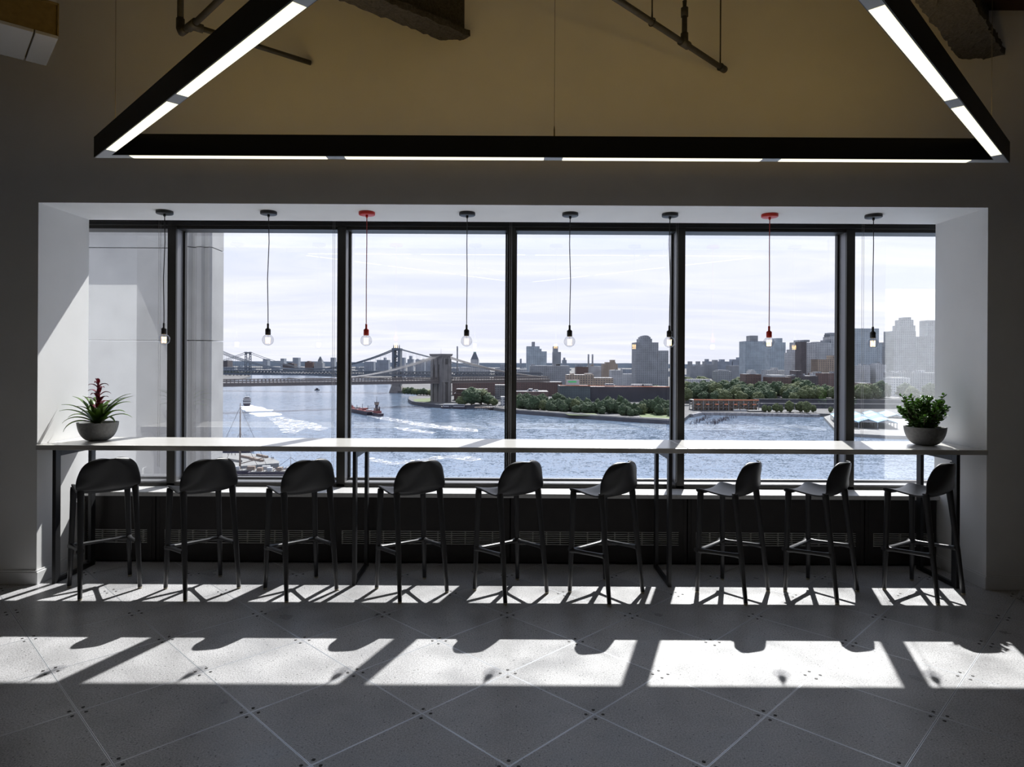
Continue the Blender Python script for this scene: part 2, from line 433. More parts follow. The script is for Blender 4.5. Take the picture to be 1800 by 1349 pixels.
# ------------------------------------------------------------------ bar stools
def make_stool():
    root = empty('bar_stool')
    # shell profile: (y, z, half width) from the front lip over the seat up the back
    prof = [(.212, .738, .172), (.216, .755, .188), (.205, .767, .197), (.17, .767, .203), (.10, .758, .206), (.03, .749, .206), (-.03, .745, .206), (-.075, .748, .208),
            (-.105, .762, .212), (-.130, .792, .217), (-.147, .832, .216), (-.161, .875, .209), (-.172, .915, .197), (-.181, .948, .184), (-.188, .975, .164), (-.193, .994, .136), (-.196, 1.006, .098), (-.1975, 1.011, .052)]
    nx = 16
    def shell(i0, i1, name):
        vs_, fs = [], []
        for i in range(i0, i1 + 1):
            y, z, w = prof[i]
            for k in range(nx + 1):
                u = -1 + 2 * k / nx; x = u * w
                back = min(1, max(0, (z - .765) / .10)) if y < -.07 else 0.0
                yy = y + back * .050 * u * u
                zz = z + (1 - back) * .020 * abs(u) ** 2.4 - (.010 * (1 - u * u) if i < 3 else 0)
                vs_.append((x, yy, zz))
        rows = i1 - i0 + 1
        for i in range(rows - 1):
            for k in range(nx):
                a = i * (nx + 1) + k; fs.append((a, a + 1, a + nx + 2, a + nx + 1))
        me = bpy.data.meshes.new(name); me.from_pydata(vs_, [], fs); me.polygons.foreach_set('use_smooth', [True] * len(fs)); me.materials.append(M['black'])
        ob = bpy.data.objects.new(name, me); COL.objects.link(ob); ob.parent = root
        md = ob.modifiers.new('solid', 'SOLIDIFY'); md.thickness = .013; md.offset = 0
        md = ob.modifiers.new('sub', 'SUBSURF'); md.levels = 1; md.render_levels = 2
        return ob
    shell(0, 8, 'seat'); shell(8, len(prof) - 1, 'backrest')
    # legs: foot, joint at the stretcher, top
    legs = {}
    for nm, fx, fy, tx, ty, tz in (('rl', -.196, -.188, -.180, -.094, .790), ('rr', .196, -.188, .180, -.094, .790), ('fl', -.207, .188, -.182, .178, .768), ('fr', .207, .188, .182, .178, .768)):
        P = [Vector((fx, fy, .012)) .lerp(Vector((tx, ty, tz)), q) for q in (0, .2, .40, .47, .7, .88, .96, 1.0)]
        b = MB(); b.tube(P, [.0152, .0172, .0200, .0196, .0200, .0222, .0245, .0225], seg=14)
        lg = b.build('leg', M['black'], root); legs[nm] = P
        b = MB(); d = .013; b.lathe([(.0125, 0), (.0148, .004), (.0148, .014)], c=(fx, fy, 0), seg=14)
        gl = b.build('glide', M['glide'], lg)
    def atz(nm, z):
        P = legs[nm]; a, c = P[0], P[-1]; return a.lerp(c, (z - a.z) / (c.z - a.z))
    # curved-under ends make the stretchers grow out of the legs
    a, c = atz('fl', .318), atz('fr', .318)
    b = MB(); b.tube([a, a.lerp(c, .06), a.lerp(c, .16), a.lerp(c, .5), a.lerp(c, .84), a.lerp(c, .94), c], [.024, .018, .0130, .0120, .0130, .018, .024], seg=12, sx=1.7, up=(0, 1, 0)); b.build('footrest', M['black'], root)
    for s_ in 'lr':
        a, c = atz('f' + s_, .318), atz('r' + s_, .343)
        b = MB(); b.tube([a, a.lerp(c, .06), a.lerp(c, .16), a.lerp(c, .5), a.lerp(c, .84), a.lerp(c, .94), c], [.026, .020, .0155, .0145, .0155, .020, .026], seg=12, up=(1, 0, 0)); b.build('stretcher', M['black'], root)
    return root
stool0 = make_stool()
spots = [(-3.052, 5.082, 41.4, 'black moulded bar stool nearest the left reveal, below the bromeliad bowl'),
         (-2.300, 5.075, 45.2, 'second black bar stool from the left reveal, in front of the stone pier view'),
         (-1.542, 5.062, 40.9, 'third black bar stool from the left, just left of a middle table frame'),
         (-.696, 5.058, 35.2, 'fourth black bar stool from the left, just right of a middle table frame'),
         (.059, 5.043, 36.8, 'fifth black bar stool from the left, overlapping the centre mullion'),
         (.784, 5.033, 41.5, 'sixth black bar stool from the left, its rear leg hiding its far leg'),
         (1.756, 5.067, 45.8, 'third black bar stool from the right reveal, right of a middle table frame'),
         (2.442, 5.088, 42.9, 'second black bar stool from the right reveal, seen almost sideways'),
         (3.224, 5.083, 32.5, 'black moulded bar stool nearest the right reveal, below the jade plant')]
for k, (x, y, a, lb) in enumerate(spots):
    s_ = stool0 if k == 0 else copy_tree(stool0)
    s_.location = (x, y, 0); s_.rotation_euler = (0, 0, R(a))
    tag(s_, lb, 'bar stool', 'bar stools along the window table')

# ------------------------------------------------------------------ pendant bulbs
def make_pendant(red, sway=0.0):
    sk, cd = (M['sock_r'], M['cord_r']) if red else (M['sock'], M['cord'])
    root = empty('pendant_lamp')                     # origin on the ceiling of the reveal
    b = MB(); b.lathe([(.064, 0), (.066, -.004), (.066, -.022), (.062, -.026), (.012, -.026)], seg=36)
    cp = b.build('canopy', sk, root)
    b = MB(); b.lathe([(.010, -.026), (.010, -.040), (.0055, -.048)], seg=14); b.build('strain_relief', sk, cp)
    zb = 1.917 - ZT                                   # bulb centre
    b = MB(); b.tube([(0, 0, -.04), (.003 + sway, 0, -.25), (-.004 - sway, 0, -.55), (-.001, 0, -.80), (0, 0, zb + .13)], .0036, seg=8); b.build('cord', cd, root)
    s_ = MB(); s_.lathe([(.0055, .135), (.0085, .132), (.0085, .098), (.021, .088), (.0215, .086), (.0215, .044), (.019, .042)], c=(0, 0, zb), seg=24); so = s_.build('socket', sk, root)
    s_ = MB(); s_.lathe([(.0155, .046), (.0155, .040)], c=(0, 0, zb), seg=18); s_.build('screw_cap', M['brass'], so)
    g = MB(); r = .0465; pr = [(.0155, .047)]
    for q in range(1, 14):
        a = R(68 - q * (68 + 90) / 13.0); pr.append((max(.0004, r * math.cos(a)), r * math.sin(a)))
    g.lathe(pr, c=(0, 0, zb), seg=28); bl = g.build('bulb', M['bulb'], root)
    s_ = MB()
    for q in range(10):
        a0, a1 = 2 * math.pi * q / 10, 2 * math.pi * (q + .5) / 10
        s_.tube([(.0155 * math.cos(a0), .0155 * math.sin(a0), zb - .028), (.0165 * math.cos(a1), .0165 * math.sin(a1), zb + .020)], .0012, seg=5)
    s_.build('filament', M['fil'], bl)
    s_ = MB(); s_.tube([(0, 0, zb + .042), (0, 0, zb + .012)], [.004, .002], seg=8); s_.build('glass_stem', M['bulb'], bl)
    return root
pk = make_pendant(False, .002); pr_ = make_pendant(True, -.001)
pend = [(-2.785, 'black pendant bulb at the left end, beside the first mullion'), (-1.935, 'second black pendant bulb from the left, over the ferry'), (-1.132, 'red pendant bulb on the left, over the suspension bridges'),
        (-.312, 'black pendant bulb just right of the stone bridge tower'), (.530, 'black pendant bulb right of the centre mullion'), (1.345, 'black pendant bulb touching the mullion beside the stepped tower'),
        (2.160, 'red pendant bulb on the right, over the leafy shore'), (3.008, 'black pendant bulb at the right end, near the right reveal')]
first = {False: pk, True: pr_}; used = {False: False, True: False}
for k, (x, lb) in enumerate(pend):
    red = k in (2, 6)
    p = first[red] if not used[red] else copy_tree(first[red])
    used[red] = True
    p.location = (x, 5.416, ZT); tag(p, lb, 'pendant lamp', 'pendant bulbs hung along the window')
    p.rotation_euler = (0, 0, R(37 * k))

# ------------------------------------------------------------------ shade chains
def chain(x, y, zb, lb, gap=.016):
    b = MB()
    for dx in (-gap / 2, gap / 2): b.tube([(x + dx, y, ZT + .06), (x + dx, y, zb + .01)], .0012, seg=5)
    b.tube([(x - gap / 2, y, zb + .01), (x - gap / 4, y, zb + .001), (x + gap / 4, y, zb + .001), (x + gap / 2, y, zb + .01)], .0012, seg=5)
    z = zb + .01
    while z < ZT:
        for dx in (-gap / 2, gap / 2): b.lathe([(.0008, -.0021), (.0023, 0), (.0008, .0021)], c=(x + dx, y, z), seg=5)
        z += .009
    tag(b.build('shade_chain', M['chain']), lb, 'chain', 'roller shade bead chains')
chain(-3.075, 5.90, .79, 'bead chain loop hanging in the leftmost pane')
chain(-1.53, 5.92, .68, 'bead chain loop against the second mullion from the left')
chain(.050, 5.92, .68, 'bead chain loop in front of the centre mullion')
chain(1.535, 5.92, .68, 'bead chain loop beside the mullion right of the stepped tower')
chain(3.185, 5.90, .79, 'bead chain loop in the rightmost pane')

# ------------------------------------------------------------------ triangular ceiling lamp
LA = 1.3; LZ0 = HC + LA; LZ1 = LZ0 + .136; LW = .066
def tri_lamp():
    A, B, C_ = Vector((-2.045 * LA, 3.29 * LA)), Vector((2.503 * LA, 3.29 * LA)), Vector((.229 * LA, 1.014 * LA))
    outer = [A, C_, B]                                 # counter-clockwise seen from above
    root = tag(empty('triangular_pendant_light', (C_.x, 3.4, LZ0)), 'large black triangular pendant light with lit diffuser strips', 'ceiling light')
    off = Vector((-C_.x, -3.4, -LZ0))
    def inset(P, d):
        n = len(P); res = []
        for i in range(n):
            p0, p1, p2 = P[i - 1], P[i], P[(i + 1) % n]
            e0, e1 = (p1 - p0).normalized(), (p2 - p1).normalized()
            n0, n1 = Vector((-e0.y, e0.x)), Vector((-e1.y, e1.x))
            bis = (n0 + n1).normalized(); res.append(p1 + bis * (d / bis.dot(n0)))
        return res
    inn = inset(outer, LW); mid = inset(outer, LW / 2); o2 = inset(outer, .004); i2 = inset(outer, LW - .004)
    def add(b, nm, m, par=root):
        ob = b.build(nm, m, par); ob.location = off if par is root else (0, 0, 0); return ob
    for k, nm in ((0, 'housing_arm'), (1, 'housing_arm'), (2, 'housing_arm')):
        a, b_, c, d = outer[k], outer[(k + 1) % 3], inn[(k + 1) % 3], inn[k]
        mb = MB(); mb.prism([a, b_, c, d], LZ0 + .0015, LZ1); arm = add(mb, nm, M['lamp'])
        mb = MB(); mb.prism([o2[k], o2[(k + 1) % 3], i2[(k + 1) % 3], i2[k]], LZ0, LZ0 + .0015); add(mb, 'bottom_plate', M['lampg'], arm)
        Lk = (b_ - a).length; e = (b_ - a).normalized(); nn = Vector((-e.y, e.x))
        if k == 2:  # base arm, B -> A
            segs = [(.29, 1.50), (1.62, 2.89), (3.01, 4.28), (4.40, 5.65)]
        else:
            segs = [(.26, 1.34), (1.48, 2.66), (2.80, 3.93)]
            if k == 1: segs = [(Lk - s1, Lk - s0) for s0, s1 in segs]
        for s0, s1 in segs:
            p = [a + e * s0 + nn * .006, a + e * s1 + nn * .006, a + e * s1 + nn * (LW - .006), a + e * s0 + nn * (LW - .006)]
            mb = MB(); mb.prism(p, LZ0 - .0015, LZ0); add(mb, 'diffuser', M['led'], arm)
            mb = MB(); mb.prism(p, LZ1, LZ1 + .0015); add(mb, 'uplight_strip', M['ledup'], arm)
    for (cx, cy) in ((.31, 4.24), (mid[0].x + .13, mid[0].y - .09), (mid[2].x - .13, mid[2].y - .09), (mid[1].x, mid[1].y + .1)):
        mb = MB(); mb.tube([(cx, cy, LZ1), (cx, cy, RZ1)], .0014, seg=6); cb = add(mb, 'suspension_cable', M['cable'])
        mb = MB(); mb.lathe([(.0045, 0), (.0045, .05), (.002, .075)], c=(cx, cy, LZ1), seg=10); add(mb, 'cable_gripper', M['cable'], cb)
tri_lamp()

# ------------------------------------------------------------------ overhead pipes, beams, duct
def pipe_left():
    t = tag(empty('sprinkler_pipe', (-2.2, 4.7, 4.056)), 'dark sprinkler pipe with elbow and tee at the upper left', 'pipe')
    off = Vector((2.2, -4.7, -4.056))
    def add(b, n_, m=M['pipe']): ob = b.build(n_, m, t); ob.location = off; return ob
    z = 4.056; e, te = Vector((-2.29, 4.655, z)), Vector((-2.165, 4.57, z))
    b = MB(); b.tube([(e.x, e.y, RZ1 - .03), (e.x, e.y, z + .03)], .021, seg=14); add(b, 'riser')
    b = MB(); b.tube([(e.x, e.y, z + .09), (e.x, e.y, z + .02), e + Vector((.012, -.008, -.004)), e.lerp(te, .45)], [.028, .028, .030, .027], seg=14); add(b, 'elbow')
    b = MB(); b.tube([e, te], .021, seg=14); add(b, 'nipple')
    b = MB(); b.tube([te + Vector((-.04, .03, 0)), te + Vector((.045, -.045, 0))], .030, seg=14); b.tube([te, te + Vector((.05, .045, 0))], .030, seg=14); add(b, 'tee')
    b = MB(); b.tube([te, Vector((-1.515, 5.131, z))], .019, seg=14); add(b, 'wall_branch')
    b = MB(); b.tube([te, Vector((-.60, 3.0, z))], .021, seg=14); add(b, 'branch')
pipe_left()
def pipe_right():
    t = tag(empty('sprinkler_pipe', (1.3, 4.6, 4.01)), 'dark sprinkler pipe on thin hanger rods at upper right', 'pipe')
    off = Vector((-1.3, -4.6, -4.01)); z = 4.01
    def add(b, n_, m=M['pipe']): ob = b.build(n_, m, t); ob.location = off; return ob
    end = Vector((1.675, 5.10, z)); far = Vector((-.45, 3.0, z)); d = (end - far).normalized()
    at = lambda Y: far + d * ((Y - far.y) / d.y)
    b = MB(); b.tube([far, end], .020, seg=14); add(b, 'run')
    b = MB(); b.tube([end - d * .05, end + d * .012], .026, seg=14); add(b, 'end_cap')
    tee = at(4.69); b = MB(); b.tube([tee - d * .05, tee + d * .05], .029, seg=14); b.tube([tee, tee + Vector((0, 0, .07))], .027, seg=14); add(b, 'tee')
    b = MB(); b.tube([tee, tee + Vector((0, 0, .24))], .019, seg=12); b.tube([tee + Vector((0, 0, .19)), tee + Vector((0, 0, .25))], .026, seg=12); b.tube([tee + Vector((0, 0, .25)), tee + Vector((0, 0, .30))], [.012, .016], seg=10); add(b, 'sprinkler_head')
    for Y in (4.40, 5.06):
        p = at(Y); b = MB(); b.tube([p + Vector((0, 0, .06)), Vector((p.x, p.y, RZ1 - .03))], .0055, seg=8); rd = add(b, 'hanger_rod')
        b = MB()
        for q in range(12):
            a0, a1 = 2 * math.pi * q / 12, 2 * math.pi * (q + 1) / 12
            f_ = lambda a: p + Vector((-d.y * .026 * math.cos(a), d.x * .026 * math.cos(a), .026 * math.sin(a) + .0))
            b.tube([f_(a0), f_(a1)], .004, seg=6)
        b.tube([p + Vector((0, 0, .026)), p + Vector((0, 0, .07))], .006, seg=6)
        ob = b.build('hanger_ring', M['pipe'], rd)
pipe_right()
def beam(x, z, dx, dy, L, w, lb, amp):
    t = tag(empty('steel_beam', (x, YW, z)), lb, 'beam')
    d = Vector((dx, dy, 0)).normalized(); u = Vector((d.y, -d.x, 0))
    def rough(name, w0, w1, z0, z1, nl=70, nw=8):
        bm = bmesh.new(); bmesh.ops.create_cube(bm, size=1)
        bmesh.ops.subdivide_edges(bm, edges=[e for e in bm.edges if abs((e.verts[0].co - e.verts[1].co).y) > .5], cuts=nl, use_grid_fill=True)
        bmesh.ops.subdivide_edges(bm, edges=[e for e in bm.edges if abs((e.verts[0].co - e.verts[1].co).x) > .5], cuts=nw, use_grid_fill=True)
        for v in bm.verts:
            q = Vector(((w0 + w1) / 2 + v.co.x * (w1 - w0), 0, (z0 + z1) / 2 + v.co.z * (z1 - z0)))
            s = (v.co.y + .5) * L
            n = noise.noise_vector(Vector((q.x * 22, s * 22, q.z * 22 + z))) * amp
            v.co = u * (q.x + n.x) + d * (s - .02) + Vector((0, 0, q.z + n.z))
        bmesh.ops.recalc_face_normals(bm, faces=bm.faces)
        me = bpy.data.meshes.new(name); bm.to_mesh(me); bm.free(); me.materials.append(M['spray'])
        ob = bpy.data.objects.new(name, me); COL.objects.link(ob); ob.parent = t
    rough('bottom_flange', -w / 2, w / 2, 0, .05); rough('web', -.035, .035, .03, .52, 50, 2); rough('top_flange', -w / 2, w / 2, .48, .53, 40, 4)
beam(-.36, 4.245, -.75, -.66, 2.6, .20, 'rough sprayed steel beam meeting the wall at top centre', .014)
beam(3.71, 4.12, -.72, -.69, 2.8, .26, 'rough sprayed steel beam meeting the wall at top right', .018)
b = MB(); b.box(3.55, RX1, 5.02, YW, 4.50, 4.53); b.box(3.55, RX1, 5.08, 5.095, 4.53, 4.90); b.box(3.55, RX1, 5.02, YW, 4.87, 4.90)
tag(b.build('ceiling_girder', M['girder']), 'dark red steel girder along the wall at far top right', 'beam')
def duct():
    z = 3.9; P1, P2, P3 = Vector((-3.19, 4.29, z)), Vector((-3.01, 4.45, z)), Vector((-3.39, 4.84, z))
    d = (P1 - P2).normalized(); wv = P3 - P2; wv = wv - d * wv.dot(d)
    t = tag(empty('air_duct', tuple(P2)), 'boxy air duct with white underside at upper left corner', 'duct')
    def slab(name, z0, z1, l0, l1, w0, w1, m, bev=.004):
        b = MB(); q = [d * l0 + wv * w0, d * l1 + wv * w0, d * l1 + wv * w1, d * l0 + wv * w1]
        b.prism([(v.x, v.y) for v in q], z0, z1); return b.build(name, m, t, bevel=bev)
    slab('body', .022, .235, .004, 2.2, .01, .99, M['ductside'])
    for l0, l1 in ((0, .125), (.135, .75), (.76, 1.4), (1.41, 2.2)): slab('underside_panel', 0, .022, l0, l1, 0, 1, M['duct'], .002)
    slab('edge_tape', .02, .24, -.004, .006, -.006, .012, M['ductside'], .001); slab('edge_tape', .225, .241, 0, 2.2, -.006, .01, M['ductside'], .001)
duct()

# ------------------------------------------------------------------ outlet on the left reveal
t = tag(empty('wall_outlet', (XL, 5.62, .60)), 'white wall outlet on the left reveal behind the first stool', 'outlet')
b = MB(); b.box(0, .012, -.040, .040, -.063, .063); b.build('cover_plate', M['plate'], t, bevel=.003)
for dz in (-.028, .028):
    b = MB(); b.box(.012, .0135, -.017, .017, dz - .014, dz + .014); r_ = b.build('socket', M['plate'], t)
    b = MB(); b.box(.0135, .0139, -.008, -.005, dz - .006, dz + .006); b.box(.0135, .0139, .005, .008, dz - .006, dz + .006); b.build('slot', M['slot'], r_)

# ------------------------------------------------------------------ plants on the table
def bowl(root, r, h):
    pr = [(.055, 0)]
    for k in range(1, 13):
        a = R(k / 12 * 82); pr.append((.050 + (r - .050) * math.sin(a) ** .92, h * (1 - math.cos(a)) / (1 - math.cos(R(82)))))
    pr += [(r, h + .002), (r - .012, h + .002)]
    for k in range(11, 4, -1):
        a = R(k / 12 * 82); pr.append((.050 + (r - .050) * math.sin(a) ** .92 - .013, h * (1 - math.cos(a)) / (1 - math.cos(R(82))) + .004))
    b = MB(); b.lathe(pr, seg=48); b.build('bowl', M['bowl'], root)
    b = MB(); n = 7
    b.lathe([(r - .02, h - .034), (r - .02, h - .022), (r * .55, h - .016), (r * .2, h - .008), (.005, h - .006)], seg=28)
    b.build('soil', M['soil'], root)
def leaf_strip(az, L, el, droop, w, base, curl=0.0, thick=.0012, n=11, tipw=.05):
    """arching strap leaf; returns MB"""
    b = MB(); vs_ = []
    p = Vector(base); e = R(el); d = Vector((math.cos(az), math.sin(az), 0)); s_ = Vector((-d.y, d.x, 0))
    rows = []
    for k in range(n + 1):
        q = k / n
        ww = w * (min(1, .62 + q * 1.6) * (1 - q ** 2.6) + tipw * (1 - q)) * .5 + .0004
        t = d * math.cos(e) + Vector((0, 0, math.sin(e))); nrm = s_.cross(t)
        side_ = s_ * ww
        rows.append((p - side_ + Vector((0, 0, ww * .35)), p.copy(), p + side_ + Vector((0, 0, ww * .35)), nrm))
        p = p + t * (L / n); e -= R(droop) / n * (.35 + 1.4 * q)
    i0 = 0
    for (a, c, f, nr) in rows:
        b.v += [tuple(a), tuple(c), tuple(f), tuple(a + nr * thick), tuple(c + nr * thick * 1.6), tuple(f + nr * thick)]
    for k in range(n):
        o_ = k * 6
        for q in ((0, 1, 7, 6), (1, 2, 8, 7), (3, 9, 10, 4), (4, 10, 11, 5), (0, 6, 9, 3), (2, 5, 11, 8)):
            b.f.append(tuple(o_ + z_ for z_ in q)); b.sm.append(True)
    return b
def bromeliad():
    loc = on_z(172, 774.5, TZ1); rt = tag(empty('potted_bromeliad', (loc.x, loc.y + .0, TZ1)), 'bromeliad with red flower spike in a grey concrete bowl', 'potted plant')
    h = .148; bowl(rt, .152, h); rnd = random.Random(3)
    z0 = h - .012
    fixed = [(172, .31, 52, 62), (186, .30, 40, 66), (160, .28, 62, 74), (200, .27, 34, 72), (176, .25, 30, 95), (215, .24, 24, 100), (228, .25, 12, 112), (150, .24, 70, 80),
             (8, .31, 48, 58), (352, .29, 44, 72), (20, .28, 58, 70), (340, .26, 34, 78), (4, .24, 28, 88), (330, .23, 22, 90), (30, .22, 66, 80),
             (60, .27, 55, 75), (95, .26, 50, 80), (125, .25, 58, 75), (265, .20, 48, 90), (295, .22, 50, 92), (310, .23, 60, 84), (245, .21, 58, 88)]
    for az, L, el, dr in fixed:
        a = R(az + rnd.uniform(-5, 5))
        leaf_strip(a, L * (1.08 if 130 < az < 230 else 1.22) * rnd.uniform(.95, 1.04), min(82, el + 12), dr * .98, .044 * rnd.uniform(.85, 1.15), (.012 * math.cos(a), .012 * math.sin(a), z0), tipw=.1).build('leaf', M['leafA'], rt)
    b = MB(); b.tube([(0, 0, z0), (.003, 0, z0 + .18), (.004, 0, z0 + .34)], [.017, .013, .011], seg=10); b.build('flower_stalk', M['bract'], rt)
    for k in range(16):
        q = k / 15; a = R(k * 137.5 + 20)
        leaf_strip(a, .150 - .065 * q, 64 - 8 * q + rnd.uniform(-8, 8), 118 + rnd.uniform(-15, 15), (.044 - .014 * q), (.004, 0, z0 + .08 + .255 * q), n=10).build('bract', M['bract'], rt)
bromeliad()
def jade():
    loc = on_z(1626, 782.5, TZ1); rt = tag(empty('potted_jade_plant', (loc.x, loc.y, TZ1)), 'bushy green jade plant in a grey concrete bowl', 'potted plant')
    h = .148; bowl(rt, .155, h); rnd = random.Random(11); z0 = h - .02
    for s_ in range(54):
        az = rnd.uniform(0, 2 * math.pi); lean = rnd.uniform(.05, 1.0) ** .8; L = rnd.uniform(.19, .29) * (1 - .5 * lean ** 2.5)
        if s_ == 0: az, lean, L = R(180), .95, .27
        if s_ == 1: az, lean, L = R(5), .80, .28
        if s_ == 2: az, lean, L = R(195), .7, .27
        top = Vector((math.cos(az) * lean * .20, math.sin(az) * lean * .19, z0 + L)); b0 = Vector((math.cos(az) * lean * .05, math.sin(az) * lean * .05, z0 - .01))
        mid = b0.lerp(top, .5) + Vector((rnd.uniform(-.015, .015), rnd.uniform(-.015, .015), .01))
        b = MB(); b.tube([b0, mid, top], [.0055, .004, .0025], seg=6); b.build('stem', M['stem'], rt)
        b = MB()
        for k in range(19):
            q = .12 + .88 * k / 18; p = b0.lerp(mid, q * 2) if q < .5 else mid.lerp(top, q * 2 - 1)
            if k < 12 and rnd.random() < .75:
                p = p + Vector((rnd.uniform(-.03, .03), rnd.uniform(-.03, .03), rnd.uniform(-.01, .02)))
            for w_ in range(2):
                a = rnd.uniform(0, 6.28); el = rnd.uniform(-.2, 1.0); d = Vector((math.cos(a) * math.cos(el), math.sin(a) * math.cos(el), math.sin(el)))
                s2 = d.cross(Vector((rnd.uniform(-1, 1), rnd.uniform(-1, 1), 1))).normalized(); nn = s2.cross(d)
                Ln, Wn = rnd.uniform(.026, .040), rnd.uniform(.0095, .0145); i = len(b.v)
                for (l, wd, th) in ((0, .15, .4), (.35, .75, 1), (.72, 1.0, 1), (.93, .6, .7), (1, .05, .2)):
                    c = p + d * (l * Ln) + nn * (.12 * Ln * l * l)
                    b.v += [tuple(c - s2 * Wn * wd), tuple(c + nn * .0022 * th), tuple(c + s2 * Wn * wd), tuple(c - nn * .0022 * th)]
                for j in range(4):
                    for m_ in range(4):
                        b.f.append((i + j * 4 + m_, i + j * 4 + (m_ + 1) % 4, i + j * 4 + 4 + (m_ + 1) % 4, i + j * 4 + 4 + m_)); b.sm.append(True)
        f_ = b.build('foliage', M['leafB'], rt); f_['kind'] = 'stuff'
jade()

# ================================================================== the city outside
WZ = HC - 71.0                   # river level: the room is 71 m above the water
LZ = WZ + 4.0
def wat(x, y, z=WZ): return on_z(x, y, z)
def water_mat():
    m = bpy.data.materials.new('river_water'); m.use_nodes = True
    nt = m.node_tree; N = nt.nodes; L = nt.links; b = N['Principled BSDF']
    geo = N.new('ShaderNodeNewGeometry')
    b.inputs['Base Color'].default_value = (.14, .19, .265, 1); b.inputs['Roughness'].default_value = .09; b.inputs['IOR'].default_value = 1.33
    acc = None
    for sc, st, xs in ((.035, .06, 1.0), (.16, .13, .7), (.75, .27, 1.0)):
        mp = N.new('ShaderNodeMapping'); mp.inputs['Scale'].default_value = (xs, 1.0, 1.0); mp.inputs['Rotation'].default_value = (0, 0, R(-20)); L.new(geo.outputs['Position'], mp.inputs[0])
        n = N.new('ShaderNodeTexNoise'); n.inputs['Scale'].default_value = sc; n.inputs['Detail'].default_value = 3; L.new(mp.outputs[0], n.inputs['Vector'])
        s_ = N.new('ShaderNodeVectorMath'); s_.operation = 'SUBTRACT'; s_.inputs[1].default_value = (.5, .5, .5); L.new(n.outputs['Color'], s_.inputs[0])
        k = N.new('ShaderNodeVectorMath'); k.operation = 'MULTIPLY'; k.inputs[1].default_value = (st * 2, st * 2, 0); L.new(s_.outputs[0], k.inputs[0])
        if acc is None: acc = k
        else:
            a = N.new('ShaderNodeVectorMath'); a.operation = 'ADD'; L.new(acc.outputs[0], a.inputs[0]); L.new(k.outputs[0], a.inputs[1]); acc = a
    a = N.new('ShaderNodeVectorMath'); a.operation = 'ADD'; L.new(acc.outputs[0], a.inputs[0]); L.new(geo.outputs['Normal'], a.inputs[1])
    nm = N.new('ShaderNodeVectorMath'); nm.operation = 'NORMALIZE'; L.new(a.outputs[0], nm.inputs[0]); L.new(nm.outputs[0], b.inputs['Normal'])
    return m
M['water'] = water_mat()
def foam_mat():
    m = bpy.data.materials.new('white_foam'); m.use_nodes = True
    nt = m.node_tree; N = nt.nodes; L = nt.links; b = N['Principled BSDF']; b.inputs['Base Color'].default_value = (.85, .87, .9, 1); b.inputs['Roughness'].default_value = .8
    geo = N.new('ShaderNodeNewGeometry'); mp = N.new('ShaderNodeMapping'); mp.inputs['Scale'].default_value = (1, .4, 1); L.new(geo.outputs['Position'], mp.inputs[0])
    n = N.new('ShaderNodeTexNoise'); n.inputs['Scale'].default_value = .16; n.inputs['Detail'].default_value = 8; n.inputs['Roughness'].default_value = .65; L.new(mp.outputs[0], n.inputs['Vector'])
    r = N.new('ShaderNodeMapRange'); r.inputs[1].default_value = .50; r.inputs[2].default_value = .66; L.new(n.outputs[0], r.inputs[0]); L.new(r.outputs[0], b.inputs['Alpha'])
    return m
M['foam'] = foam_mat()
M['foam2'] = mat('dense_foam', (.85, .87, .9), .8, var=.06, vscale=.2)

def facade(name, wall, win, sx=3.6, sz=3.4, fx=.5, fz=.5, roof=None, rough=.7):
    """masonry with rows of dark window openings, in metres of the object"""
    m = bpy.data.materials.new(name); m.use_nodes = True
    nt = m.node_tree; N = nt.nodes; L = nt.links; b = N['Principled BSDF']; b.inputs['Roughness'].default_value = rough
    tc = N.new('ShaderNodeTexCoord'); sp = N.new('ShaderNodeSeparateXYZ'); L.new(tc.outputs['Object'], sp.inputs[0])
    def mth(op, a, c):
        n = N.new('ShaderNodeMath'); n.operation = op
        for i, q in enumerate((a, c)):
            if hasattr(q, 'links'): L.new(q, n.inputs[i])
            else: n.inputs[i].default_value = q
        return n.outputs[0]
    u = mth('ADD', sp.outputs['X'], sp.outputs['Y'])
    wx = mth('LESS_THAN', mth('FRACT', mth('DIVIDE', u, sx), 0), fx); wz = mth('LESS_THAN', mth('FRACT', mth('DIVIDE', sp.outputs['Z'], sz), 0), fz)
    geo = N.new('ShaderNodeNewGeometry'); gs = N.new('ShaderNodeSeparateXYZ'); L.new(geo.outputs['Normal'], gs.inputs[0])
    up = mth('GREATER_THAN', gs.outputs['Z'], .7); notup = mth('SUBTRACT', 1.0, up)
    msk = mth('MULTIPLY', mth('MULTIPLY', wx, wz), notup)
    n = N.new('ShaderNodeTexNoise'); n.inputs['Scale'].default_value = .06; n.inputs['Detail'].default_value = 5; L.new(geo.outputs['Position'], n.inputs['Vector'])
    r = N.new('ShaderNodeMapRange'); r.inputs[1].default_value = .3; r.inputs[2].default_value = .7; r.inputs[3].default_value = .8; r.inputs[4].default_value = 1.2; L.new(n.outputs[0], r.inputs[0])
    mx = N.new('ShaderNodeMix'); mx.data_type = 'RGBA'; mx.inputs[6].default_value = (*wall, 1); mx.inputs[7].default_value = (*win, 1); L.new(msk, mx.inputs[0])
    m2 = N.new('ShaderNodeMix'); m2.data_type = 'RGBA'; L.new(up, m2.inputs[0]); L.new(mx.outputs[2], m2.inputs[6]); m2.inputs[7].default_value = (*(roof or (.33, .32, .32)), 1)
    v = N.new('ShaderNodeVectorMath'); v.operation = 'SCALE'; L.new(m2.outputs[2], v.inputs[0]); L.new(r.outputs[0], v.inputs['Scale']); L.new(v.outputs[0], b.inputs['Base Color'])
    return m
